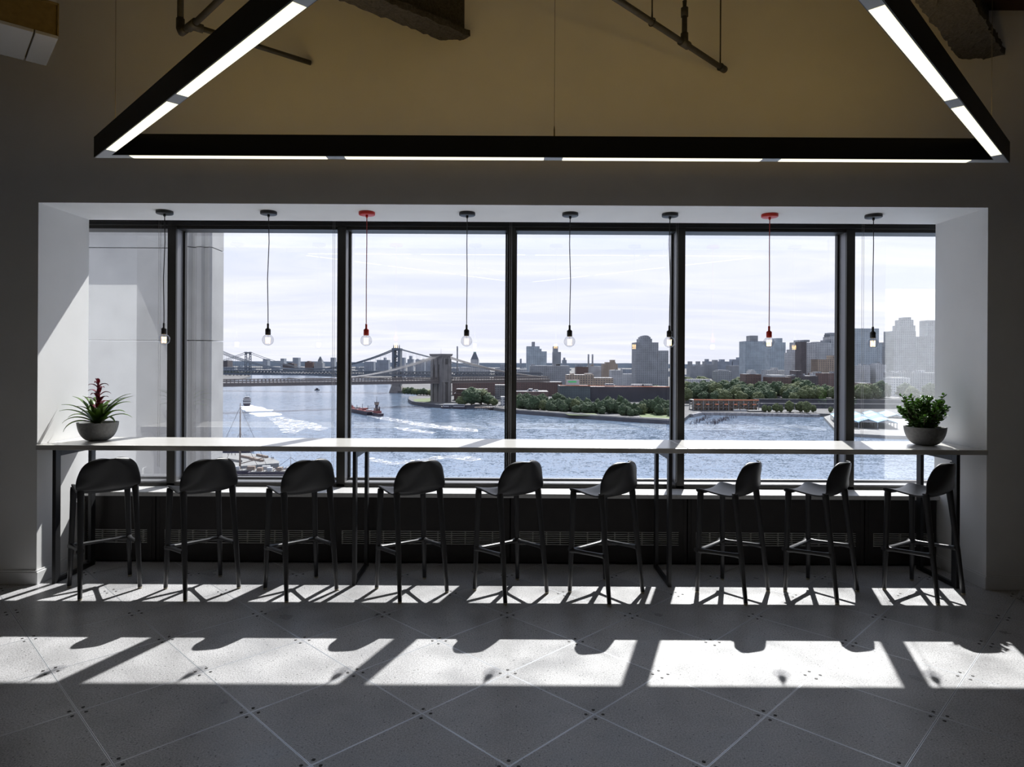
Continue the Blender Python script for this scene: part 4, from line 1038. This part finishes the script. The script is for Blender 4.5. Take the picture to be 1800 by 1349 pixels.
for k in range(14): link_mesh('pile', pm, t, (-20 + k * 3.4, rnd.uniform(-4, 4), rnd.uniform(4, 6.5)))
# unfinished concrete shell with orange netting
t = tag(empty('construction_shell', tuple(px(1276, 724, 930))), 'open concrete building shell under orange netting by the shore', 'building'); YC = 930
zb = LZ; x0, x1 = px(1219, 720, YC).x, px(1334, 720, YC).x; cx = px(1276, 724, YC); t.location = (cx.x, YC, zb)
zt = px(1276, 704, YC).z - zb
for k in range(4): b = MB(); zz = zt * k / 3; b.box(x0 - cx.x, x1 - cx.x, 0, 24, zz - .5, zz); b.build('floor_slab', FM['tan'], t)
for k in range(14): b = MB(); xx = x0 - cx.x + (x1 - x0) * k / 13; b.box(xx - .4, xx + .4, .3, 1.1, 0, zt); b.box(xx - .4, xx + .4, 20, 21, 0, zt); b.build('column', FM['grey'], t)
b = MB(); b.box(x0 - cx.x, x1 - cx.x, 6, 7, 0, zt); b.build('rear_wall', FM['tan'], t)
b = MB(); b.box(x0 - cx.x, x1 - cx.x, -.3, 0, zt - .2, zt + 1.3); b.build('orange_netting', FM['orange'], t)
for k in range(7): b = MB(); xx = x0 - cx.x + (x1 - x0) * (k + .5) / 7; b.box(xx - 2.5, xx + 2.5, -.3, 0, zt * .55, zt * .66); b.build('orange_netting', FM['orange'], t)
# terrace wall of the expressway
for (xa, xb, yt, Y, lb) in ((1330, 1480, 702, 1010, 'dark upper deck wall of the terraced expressway'), (1340, 1660, 710, 985, 'dark lower deck wall of the terraced expressway'), (1500, 1660, 703, 1005, 'dark expressway wall in the last pane')):
    a, c = px(xa, yt, Y), px(xb, yt, Y); b = MB(); b.box(a.x, c.x, Y, Y + 14, LZ, a.z); b.box(a.x, c.x, Y - 1, Y, a.z - 1.2, a.z + .5); tag(b.build('expressway_wall', FM['quay']), lb, 'wall')
a, c = px(1343, 721.5, 960), px(1430, 722.5, 960); b = MB(); b.box(a.x, a.x + 14, 955, 962, LZ, LZ + 3.6); tag(b.build('site_container', FM['cyan']), 'light blue site container on the shore before the terrace', 'container')
b = MB(); b.box(a.x + 16, c.x, 955, 958, LZ, LZ + 3.2); tag(b.build('site_fence', FM['path']), 'long pale site fence on the shore before the terrace', 'fence')
for xx, lb in ((1294, 'white site trailer left on the rocky shore'), (1306, 'white site trailer right on the rocky shore')):
    p = px(xx, 724, 915); b = MB(); b.box(p.x - 4, p.x + 4, 912, 915, LZ, LZ + 3); tag(b.build('site_trailer', FM['white']), lb, 'trailer', 'white site trailers')
a = px(1318, 724, 905); b = MB(); b.box(a.x, a.x + 20, 905, 915, LZ, LZ + 1.5); b.box(a.x - 1, a.x + 21, 904, 916, LZ + 1.5, LZ + 2.1); tag(b.build('flat_shed', FM['path']), 'low white-roofed shed beside the construction shell', 'shed')
# right pier with blue and white gabled canopies
pier = [(1448, 733), (1465, 728), (1650, 730), (1650, 768), (1560, 766), (1474, 761)]
strip('pier_deck', pier, WZ + 3, FM['path'], 'pale concrete pier at the right with blue canopies', 'pier', 3.5)
PA = math.atan2(-.376, .927)                     # the pier runs back to the right
def canopy(xc, yc, Y, w, L, lb):
    p = px(xc, yc, Y); t = tag(empty('pier_canopy', (p.x, Y, WZ + 3), PA), lb, 'canopy', 'blue and white pier canopies'); z = p.z - WZ - 3; h = 3.4
    n = 6
    for k in range(n):
        y0, y1 = L * k / n, L * (k + 1) / n
        for s_ in (-1, 1):
            b = MB(); b.v = [(0, y0, z), (s_ * w / 2, y0, z - h), (s_ * w / 2, y1, z - h), (0, y1, z), (0, y0, z - .4), (s_ * w / 2, y0, z - h - .4), (s_ * w / 2, y1, z - h - .4), (0, y1, z - .4)]
            b.f = [(0, 1, 2, 3), (7, 6, 5, 4), (0, 4, 5, 1), (1, 5, 6, 2), (2, 6, 7, 3), (3, 7, 4, 0)]; b.sm = [False] * 6; b.build('roof_panel', FM['white'] if k % 3 == 1 else FM['cyan'], t)
    for q in (-.46, .46):
        for k in range(7): yy = .6 + (L - 1.2) * k / 6; b = MB(); b.box(q * w - .35, q * w + .35, yy - .35, yy + .35, 0, z - h * abs(q) * 2 - .2); b.build('post', FM['grey'], t)
    b = MB(); b.v = [(-w * .46, .5, z - h - .2), (w * .46, .5, z - h - .2), (0, .5, z - .5), (-w * .46, .9, z - h - .2), (w * .46, .9, z - h - .2), (0, .9, z - .5)]; b.f = [(0, 1, 2), (5, 4, 3), (0, 3, 4, 1), (1, 4, 5, 2), (2, 5, 3, 0)]; b.sm = [False] * 5; b.build('gable', FM['grey'], t)
canopy(1493, 737, 690, 19, 118, 'striped blue and white pier canopy half hidden by the fifth mullion')
canopy(1526, 737, 690, 19, 118, 'blue pier canopy in the middle of the last pane'); canopy(1545, 729, 822, 20, 80, 'rear pier canopy behind the middle one'); canopy(1576, 729, 822, 20, 80, 'pier canopy half lost in the glare at right'); canopy(1560, 738, 690, 19, 118, 'pier canopy in the glare beside the jade plant')

# ---- bridges
def catenary(p0, p1, sag, n=26):
    return [Vector(p0).lerp(Vector(p1), k / n) + Vector((0, 0, -sag * 4 * (k / n) * (1 - k / n))) for k in range(n + 1)]
def stone_bridge():
    Y = 1088; t = tag(empty('stone_tower_bridge', (px(775, 640, Y).x, Y, WZ)), 'suspension bridge with a broad brown stone tower with arches', 'bridge'); O = Vector(t.location)
    def add(b, nme, m, par=None): o_ = b.build(nme, FM[m], par or t); return o_
    zt = px(775, 622.5, Y).z - WZ; dk = px(775, 668, Y).z - WZ; W = 35.0
    dirL = (px(391, 674, 903) - px(775, 668, Y)); dirL.z = 0; ul = dirL.normalized(); un = Vector((-ul.y, ul.x, 0))
    if un.y > 0: un = -un
    RM = Matrix(((un.x, ul.x, 0, 0), (un.y, ul.y, 0, 0), (0, 0, 1, 0), (0, 0, 0, 1)))   # tower axes: across and along the bridge
    hw, s_, ya, yb = 19.5, 5.4, -7.5, 7.5
    class TB(MB):
        def box(q, *a): MB.box(q, *a, M=RM)
    tw = TB(); tw.box(-hw, hw, ya, yb, -4, dk - 2)
    for xx0, xx1 in ((-hw, -hw + s_ * 1.5), (-s_ * .75, s_ * .75), (hw - s_ * 1.5, hw)): tw.box(xx0, xx1, ya - 1.4, yb + 1.4, -4, zt - 8)
    tw.box(-hw, hw, ya, yb, zt - 17, zt - 3)
    for q in (-1, 1):                                                          # pointed arches
        xc = q * (s_ * .75 + hw - s_ * 1.5) / 2; half = (hw - s_ * 2.25) / 2
        for k in range(8):
            a0 = k / 8; z = zt - 29 + 12 * a0
            tw.box(xc - half, xc - half + half * a0 ** 1.8, ya, yb, z, z + 1.5); tw.box(xc + half - half * a0 ** 1.8, xc + half, ya, yb, z, z + 1.5)
    add(tw, 'stone_tower', 'stone')
    for nme, e, za, zb_ in (('cornice', 2.2, zt - 4, zt - 1.8), ('cornice', 3.0, zt - 1.8, zt), ('string_course', 1.6, dk - 3.5, dk - 1), ('plinth', 2.0, -4, 5)):
        b = TB(); b.box(-hw - e * .6, hw + e * .6, ya - e, yb + e, za, zb_); add(b, nme, 'stone')
    for q in (-1, 1):                                                          # buttress ribs on the narrow ends
        for e in (-4.5, 4.5): b = TB(); b.box(q * hw - .9, q * hw + .9, e - 1.6, e + 1.6, -4, zt - 6); add(b, 'buttress', 'stone')
    b = MB(); b.lathe([(.25, 0), (.12, 9)], c=(0, 0, zt), seg=6); add(b, 'flagpole', 'grey')
    # deck to the left and to the right
    endL = ul * 560; endR = -ul * 215
    for side_, off in (('near_truss', 12.5), ('far_truss', -12.5)):
        b = MB(); o_ = un * off
        for zz, hh in ((dk + 4, .9), (dk + 1.2, 1.0), (dk - 1.5, 1.6), (dk - 4.4, 2.4)): b.bar(endL + o_ + Vector((0, 0, zz)), endR + o_ + Vector((0, 0, zz)), .8, hh)
        n = 150
        for k in range(n):
            p = endL.lerp(endR, k / n) + o_; b.bar(p + Vector((0, 0, dk - 4)), p + Vector((0, 0, dk + 4)), .9, .9)
        add(b, side_, 'deck')
    b = MB(); b.bar(endL + Vector((0, 0, dk - 1.6)), endR + Vector((0, 0, dk - 1.6)), 25, 2.2); add(b, 'roadway', 'deck')
    b = MB(); b.bar(endL + Vector((0, 0, dk + 4.2)), endR + Vector((0, 0, dk + 4.2)), 5, .5); add(b, 'walkway', 'deck')
    for off in (11, 3.5, -3.5, -11):
        o_ = un * off; top = o_ * .9 + Vector((0, 0, zt - 1))
        low = ul * 245 + o_ + Vector((0, 0, dk + 5))
        P = [top.lerp(low, q / 24) + Vector((0, 0, -14 * 4 * (q / 24) * (1 - q / 24))) for q in range(25)]
        b = MB(); b.tube(P, .55, seg=6); c_ = add(b, 'main_cable', 'cable')
        P2 = [top.lerp(-ul * 210 + o_ + Vector((0, 0, dk + 3)), q / 16) + Vector((0, 0, -6 * 4 * (q / 16) * (1 - q / 16))) for q in range(17)]
        b = MB(); b.tube(P2, .5, seg=6); add(b, 'main_cable', 'cable')
        b = MB()
        for k in range(2, 24):
            for P_ in ((P,) if k > 16 else (P, P2)):
                if k < len(P_): b.tube([P_[k], Vector((P_[k].x, P_[k].y, dk + 2))], .09, seg=4)
        hb = add(b, 'hanger_ropes', 'cable'); hb['kind'] = 'stuff'
        b = MB()
        for k in range(1, 12): b.tube([top, ul * (k * 13) + o_ + Vector((0, 0, dk + 2))], .08, seg=4)
        hb = add(b, 'stay_ropes', 'cable'); hb['kind'] = 'stuff'
stone_bridge()
def steel_bridge():
    Y = 1504; t = tag(empty('steel_tower_bridge', (px(698, 640, Y).x, Y, WZ)), 'long blue-grey steel suspension bridge with deep truss deck', 'bridge')
    def add(b, nme, m='steelblue'): return b.build(nme, FM[m], t)
    zt = px(698, 612.5, Y).z - WZ; dk = px(698, 657, Y).z - WZ; hw = (px(703, 640, Y).x - px(693, 640, Y).x) / 2
    b = MB()
    for q in (-1, 1): b.box(q * hw - 2.6, q * hw + 2.6, -16, 16, 14, zt)
    for k in range(6): z = 24 + (zt - 30) * k / 5; b.box(-hw, hw, -14, 14, z, z + 4)
    b.box(-hw - 3, hw + 3, -17, 17, zt - 5, zt)
    for k in range(10): z = 40 + (zt - 48) * k / 10; b.bar((-hw, -14, z), (hw, -14, z + (zt - 48) / 10), 1, 1); b.bar((hw, -14, z), (-hw, -14, z + (zt - 48) / 10), 1, 1)
    add(b, 'tower')
    b = MB()
    for q in (-1, -.35, .35, 1): b.lathe([(1.2, 0), (.9, 5), (.3, 8)], c=(q * hw, -10, zt), seg=8)
    add(b, 'finials')
    b = MB(); i = 0
    b.v = [(-16, -24, -5), (16, -24, -5), (16, 24, -5), (-16, 24, -5), (-10, -20, 14), (10, -20, 14), (10, 20, 14), (-10, 20, 14)]; b.f = [(0, 1, 5, 4), (1, 2, 6, 5), (2, 3, 7, 6), (3, 0, 4, 7), (4, 5, 6, 7), (3, 2, 1, 0)]; b.sm = [False] * 6
    b.box(-8, 8, -18, 18, 14, 34); add(b, 'masonry_pier', 'stone')
    d = px(391, 652, 1560) - px(698, 657, Y); d.z = 0; ul = d.normalized(); un = Vector((-ul.y, ul.x, 0))
    if un.y > 0: un = -un
    eL, eR = ul * 620, -ul * 330
    for off in (17, -17):
        o_ = un * off; b = MB()
        for zz, hh in ((dk + 4.5, 2.4), (dk - 4, 3.4)): b.bar(eL + o_ + Vector((0, 0, zz)), eR + o_ + Vector((0, 0, zz)), 1, hh)
        n = 120
        for k in range(n):
            p, q = eL.lerp(eR, k / n) + o_, eL.lerp(eR, (k + 1) / n) + o_; m_ = p.lerp(q, .5)
            b.bar(p + Vector((0, 0, dk - 4)), m_ + Vector((0, 0, dk + 4.5)), 1.2, 1.2); b.bar(m_ + Vector((0, 0, dk + 4.5)), q + Vector((0, 0, dk - 4)), 1.2, 1.2)
        add(b, 'truss')
    b = MB(); b.bar(eL + Vector((0, 0, dk - 3)), eR + Vector((0, 0, dk - 3)), 34, 2.5); add(b, 'lower_deck'); b = MB(); b.bar(eL + Vector((0, 0, dk + 4.8)), eR + Vector((0, 0, dk + 4.8)), 36, 1); add(b, 'upper_deck')
    for off in (16, 6, -6, -16):
        o_ = un * off; top = o_ + Vector((0, 0, zt)); otop = ul * 450 + o_ + Vector((0, 0, zt))
        P = catenary(top, otop, zt - dk - 7, 40); b = MB(); b.tube(P, .7, seg=6); add(b, 'main_cable')
        P2 = [top.lerp(-ul * 260 + o_ + Vector((0, 0, dk + 4)), q / 16) + Vector((0, 0, -5 * 4 * (q / 16) * (1 - q / 16))) for q in range(17)]
        b = MB(); b.tube(P2, .7, seg=6); add(b, 'main_cable')
        b = MB()
        for k in range(1, 40): b.tube([P[k], Vector((P[k].x, P[k].y, dk + 4))], .16, seg=4)
        for k in range(1, 15): b.tube([P2[k], Vector((P2[k].x, P2[k].y, dk + 4))], .16, seg=4)
        hb = add(b, 'hanger_ropes'); hb['kind'] = 'stuff'
steel_bridge()
def far_bridge():
    Y = 3300; t = tag(empty('distant_steel_bridge', (px(436, 645, Y).x, Y, WZ)), 'distant steel bridge with a braced two-legged tower at far left', 'bridge')
    zt = px(436, 619, Y).z - WZ; dk = px(436, 646, Y).z - WZ; hw = 4 * Y / F
    b = MB()
    for q in (-1, 1):
        for e in (-1, 1): b.bar((q * hw * 1.15 + e * 5, 0, -3), (q * hw * .9 + e * 4, 0, zt - 3), 3, 3)
        b.box(q * hw * .9 - 7, q * hw * .9 + 7, -6, 6, zt - 4, zt)
        for k in range(8): z = 10 + (zt - 16) * k / 8; z2 = 10 + (zt - 16) * (k + 1) / 8; b.bar((q * hw - 4.5, 0, z), (q * hw + 4.5, 0, z2), 1.4, 1.4); b.bar((q * hw + 4.5, 0, z), (q * hw - 4.5, 0, z2), 1.4, 1.4)
    for z in (dk, dk + 26, zt - 8): b.box(-hw, hw, -2, 2, z, z + 3.5)
    b.bar((-hw, 0, dk), (hw, 0, zt - 6), 1.6, 1.6); b.bar((hw, 0, dk), (-hw, 0, zt - 6), 1.6, 1.6)
    b.build('tower', FM['steelblue'], t)
    b = MB(); b.bar((-420, 0, dk - 4), (700, 0, dk - 4), 20, 5); b.build('deck', FM['steelblue'], t)
    for q in (-1, 1):
        for sgn in (-1, 1):
            P = [Vector((q * hw * .9, 0, zt)).lerp(Vector((q * hw + sgn * 260, 0, dk)), k / 12) + Vector((0, 0, -8 * 4 * (k / 12) * (1 - k / 12))) for k in range(13)]
            b = MB(); b.tube(P, 1.3, seg=5); b.build('main_cable', FM['steelblue'], t)
far_bridge()

# ---- boats and wakes
def hull_mb(L, w, h, bow=.25, sternw=.8):
    b = MB(); pts = [(-L / 2, -w / 2 * sternw), (L / 2 * (1 - bow), -w / 2), (L / 2, 0), (L / 2 * (1 - bow), w / 2), (-L / 2, w / 2 * sternw)]
    n = len(pts); b.v = [(x * .94, y * .8, -1) for x, y in pts] + [(x, y, h + (h * .35 if x > L * .45 else 0)) for x, y in pts]
    b.f = [tuple(reversed(range(n))), tuple(range(n, 2 * n))] + [(k, (k + 1) % n, n + (k + 1) % n, n + k) for k in range(n)]; b.sm = [False] * len(b.f); return b
p = wat(434, 713); t = tag(empty('ferry', tuple(p), R(112)), 'small dark and white ferry heading away with a white wake', 'boat'); t.scale = (1.4, 1.4, 1.3)
hull_mb(26, 8.5, 3).build('hull', FM['hull'], t)
for z0_, z1_, l0, l1, w, m in ((3, 5.2, -12, 8, 7.6, 'white'), (5.2, 5.8, -12.4, 8.6, 8.4, 'hull'), (5.8, 8, -11, 5, 7, 'white'), (8, 8.5, -11.4, 5.4, 7.8, 'hull'), (8.5, 10.6, -3, 4, 5, 'white')):
    b = MB(); b.box(l0, l1, -w / 2, w / 2, z0_, z1_); b.build('deck_house', FM[m], t)
b = MB(); b.tube([(0, 0, 10.6), (0, 0, 14)], .2, seg=6); b.build('mast', FM['grey'], t)
p = wat(557, 686.3); t = tag(empty('motor_boat', tuple(p), R(160)), 'tiny dark motor boat in the middle of the river', 'boat'); hull_mb(14, 4.5, 2).build('hull', FM['hull'], t); b = MB(); b.box(-3, 2, -1.5, 1.5, 2, 5); b.build('cabin', FM['hull'], t)
pa, pb = wat(611, 722), wat(652, 730.2); dv = pb - pa; ang = math.atan2(-dv.y, -dv.x)
t = tag(empty('cargo_barge', tuple(pa.lerp(pb, .52)), ang), 'long red-decked barge pushed by a tugboat', 'barge'); L = dv.length * 1.0
hull_mb(L, 13, 4.5, .12, .95).build('hull', FM['hull'], t)
b = MB(); b.box(-L * .46, L * .42, -5.4, 5.4, 4.5, 5.3); b.build('deck', FM['redp'], t)
for k in range(6): b = MB(); xx = -L * .4 + L * .78 * k / 5; b.box(xx - 3, xx + 3, -3, 3, 5.3, 6.8 + (k % 2) * 1.2); b.build('tank_house', FM['redp' if k % 3 else 'white'], t)
for k in range(8): b = MB(); xx = -L * .42 + L * .8 * k / 7; b.tube([(xx, 2 - 4 * (k % 2), 5), (xx, 2 - 4 * (k % 2), 9 + (k * 3 % 5))], .3, seg=6); b.build('vent_post', FM['hull'], t)
p = wat(664, 731.3); t = tag(empty('tugboat', tuple(p), ang), 'dark tugboat with a tall wheelhouse at the barge stern', 'boat'); hull_mb(24, 9, 3.6).build('hull', FM['hull'], t)
for z0_, z1_, l0, l1, w, m in ((3.6, 6.5, -5, 8, 6.5, 'redp'), (6.5, 9.5, 0, 7, 5.5, 'wood'), (9.5, 14, 2.5, 5.5, 3, 'hull'), (14, 17, 1.6, 6.4, 4.4, 'wood'), (17, 17.6, 1.2, 6.8, 5, 'hull')):
    b = MB(); b.box(l0, l1, -w / 2, w / 2, z0_, z1_); b.build('wheelhouse', FM[m], t)
b = MB(); b.tube([(4, 0, 17.5), (4, 0, 26)], [.35, .15], seg=6); b.build('mast', FM['hull'], t); b = MB(); b.tube([(-2, 1.6, 6), (-2, 1.6, 12)], .8, seg=8); b.tube([(-2, -1.6, 6), (-2, -1.6, 12)], .8, seg=8); b.build('funnels', FM['hull'], t)
p = wat(796, 716.5); t = tag(empty('moored_ferry', tuple(wat(797, 718.3)), R(176)), 'long white moored barge restaurant at the stone tower foot', 'boat'); hull_mb(38, 9, 2.5, .1).build('hull', FM['hull'], t); b = MB(); b.box(-17, 15, -3.8, 3.8, 2.5, 6.5); b.build('cabin', FM['white'], t); b = MB(); b.box(-16.6, 14, 3.8, 3.9, 4, 5.4); b.box(-16.6, 14, -3.9, -3.8, 4, 5.4); b.build('window_band', FM['hull'], t)
def foam(name, pts, m, lb, h=.25, sub=5):
    """ragged patch of foam on the water"""
    P = [wat(x, y) for x, y in pts]; ring = []; rr = random.Random(len(pts))
    for k in range(len(P)):
        a, c = P[k], P[(k + 1) % len(P)]
        for q in range(sub): w_ = a.lerp(c, q / sub); j = (c - a).length * .05; ring.append((w_.x + rr.uniform(-j, j), w_.y + rr.uniform(-j, j)))
    b = MB(); b.prism(ring, WZ, WZ + h); tag(b.build(name, m), lb, 'wake', kind='stuff')
foam('ferry_wake', [(423, 713.5), (431, 711.5), (442, 711.8), (463, 717.5), (480, 724), (494, 730.2), (478, 732), (455, 733.2), (446, 731), (434, 723), (424, 718)], M['foam2'], 'dense white wake spreading behind the ferry')
foam('ferry_wake_tail', [(470, 734.5), (500, 733.5), (520, 738), (545, 742), (562, 747), (575, 755), (560, 758), (540, 754), (520, 763), (500, 761), (492, 752), (480, 743)], M['foam'], 'broken trailing foam further behind the ferry')
foam('tug_wake', [(645, 731.5), (662, 732), (690, 735), (720, 740), (760, 746), (800, 751), (840, 755), (842, 760), (790, 757), (750, 751), (705, 744), (670, 738)], M['foam'], 'long foam streak behind the tugboat')
foam('tug_wake_edge', [(692, 751), (715, 753), (745, 757), (768, 760), (760, 763), (730, 760), (700, 756)], M['foam'], 'short foam streak below the tugboat wake')
foam('current_foam', [(640, 803), (660, 806), (690, 813), (730, 809), (760, 804), (800, 800), (830, 803), (850, 808), (830, 812), (790, 806), (740, 814), (690, 818), (650, 811)], M['foam'], 'curling foam line on the water below the table')
# ---- seaport pier and ships at the lower left
def sea_pier():
    z = WZ + 3.5; strip('seaport_pier', [(250, 805), (391, 797), (440, 797), (478, 805.5), (491, 811.5), (490, 814.5), (440, 818.5), (391, 822), (250, 830)], z, FM['path'], 'pale seaport pier with people and beams at lower left', 'pier', 4.0)
    me = bpy.data.meshes.new('person')
    V = [(0, 0, .92), (0, 0, 1.15), (0, 0, 1.42), (0, 0, 1.54), (0, 0, 1.70), (-.19, 0, 1.40), (-.26, .02, 1.12), (-.26, .08, .86), (.19, 0, 1.40), (.26, .02, 1.12), (.26, .08, .86), (-.10, 0, .86), (-.11, .02, .48), (-.12, 0, .06), (-.12, .13, .04), (.10, 0, .86), (.11, .02, .48), (.12, 0, .06), (.12, .13, .04)]
    Rr = [.15, .15, .16, .06, .11, .07, .05, .04, .07, .05, .04, .10, .07, .05, .04, .10, .07, .05, .04]
    me.from_pydata(V, [(0, 1), (1, 2), (2, 3), (3, 4), (2, 5), (5, 6), (6, 7), (2, 8), (8, 9), (9, 10), (0, 11), (11, 12), (12, 13), (13, 14), (0, 15), (15, 16), (16, 17), (17, 18)], [])
    tmp = bpy.data.objects.new('person', me); COL.objects.link(tmp); tmp.modifiers.new('skin', 'SKIN'); tmp.modifiers.new('sub', 'SUBSURF').levels = 1
    for q, r_ in zip(me.skin_vertices[0].data, Rr): q.radius = (r_, r_ * .8)
    me.skin_vertices[0].data[0].use_root = True
    dg = bpy.context.evaluated_depsgraph_get(); body = bpy.data.meshes.new_from_object(tmp.evaluated_get(dg)); bpy.data.objects.remove(tmp); body.materials.clear(); body.materials.append(FM['hull'])
    for k in range(16):
        xx = rnd.uniform(394, 484); yy = 806.5 + (6.5 if k % 2 else -6.5) * (1 - (xx - 394) / 110) * rnd.uniform(.8, 1); 
        if 415 < xx < 475 and abs(yy - 806.5) < 5.2: continue
        p = wat(xx, yy, z); o_ = link_mesh('person', body, None, p, rnd.uniform(0, 6)); tag(o_, 'tiny standing person in dark clothes on the seaport pier', 'person', 'people on the seaport pier')
    for k, (x0_, x1_, yy, lb) in enumerate(((425, 447, 806, 'long dark timber beam lying across the pier middle'), (440, 462, 810, 'dark timber beam lying nearest the pier edge'), (452, 470, 803.5, 'dark timber beam lying near the pier tip'), (400, 424, 811, 'pale timber bench at the pier left'))):
        a, c = wat(x0_, yy - 2, z), wat(x1_, yy + 2, z); b = MB(); b.bar(a + Vector((0, 0, .7)), c + Vector((0, 0, .72)), 1.6, 1.4); tag(b.build('timber_beam', FM['wood' if k < 3 else 'path']), lb, 'beam')
    a = wat(391, 800, WZ); b = MB(); b.box(a.x - 30, a.x + 16, a.y + 12, a.y + 20, WZ, WZ + 8); tag(b.build('pier_house', FM['hull']), 'dark pier building edge beside the stone pier column', 'building')
sea_pier()
def ship(xw, yw, L, w, rz, lb, mast_y, m_h, mx_px):
    p = wat(xw, yw); t = tag(empty('sailing_ship', tuple(p), rz), lb, 'ship'); hull_mb(L, w, 3.2, .3, .6).build('hull', FM['hull'], t)
    b = MB(); b.box(-L * .45, L * .3, -w * .36, w * .36, 3.2, 3.6); b.build('deck', FM['path'], t)
    for k in range(4): b = MB(); xx = -L * .35 + k * L * .17; b.box(xx, xx + L * .09, -w * .2, w * .2, 3.6, 5.6); b.build('deck_house', FM['white' if k % 2 else 'wood'], t)
    for k in range(16): b = MB(); xx = -L * .44 + k * L * .055; b.box(xx, xx + .25, -w * .45, -w * .43, 3.4, 4.8); b.box(xx, xx + .25, w * .43, w * .45, 3.4, 4.8); b.build('rail_post', FM['wood'], t)
    top = px(mx_px, mast_y, p.y); hgt = top.z - WZ - 1
    Mi = Matrix.Rotation(-rz, 3, 'Z'); lx = Mi @ Vector((top.x - p.x, 0, 0))
    b = MB(); b.tube([(lx.x, lx.y, 1), (lx.x, lx.y, hgt * .55), (lx.x, lx.y, hgt)], [m_h, m_h * .8, m_h * .35], seg=8); b.build('mast', FM['wood'], t)
    b = MB()
    for q in (-1, 1): b.tube([(lx.x, lx.y, hgt * .95), (lx.x + q * L * .32, lx.y, 3.5)], .10, seg=4); b.tube([(lx.x, lx.y, hgt * .6), (lx.x + q * L * .2, lx.y + q * w * .4, 3.5)], .10, seg=4)
    b.build('rigging', FM['hull'], t)
    b = MB(); b.tube([(lx.x, lx.y, hgt * .16), (lx.x + L * .28, lx.y, hgt * .24)], .28, seg=6); b.build('boom', FM['wood'], t)
ship(436, 836, 52, 9, R(10), 'sailing ship with a tall bare mast moored at lower left', 706, .62, 422.5)
ship(488, 838, 34, 9, R(8), 'white-decked moored ship right of the tall mast', 800, .25, 511)

# ---- fluted stone pier of the facade, seen through the left panes
def facade_pier():
    t = struct(tag(empty('wall_facade_pier', (-4.08, 9.2, 0)), 'fluted grey stone pier of the facade outside the left panes'))
    plan = [(-3.5, .42), (-3.5, .10), (-.62, .10), (-.56, .04), (-.46, .04), (-.42, -.02), (-.31, -.02), (-.27, .03), (-.22, .03), (-.19, -.02), (-.13, -.02), (-.10, .02), (-.06, .02), (-.02, .0), (0.0, .03), (-.005, .42)]
    z = -14.0; k = 0
    zs = [-14, -10.6, -7.2, -3.8, -.4, 2.02, 3.32, 6.8]
    for z0_, z1_ in zip(zs[:-1], zs[1:]):
        b = MB(); b.prism(plan, z0_ + .006, z1_ - .006); b.build('stone_course', M['stone'], t)
M['stone'] = mat('facade_stone', (.33, .325, .32), .8, var=.12, vscale=2.5, bump=.1, bscale=60)
facade_pier()
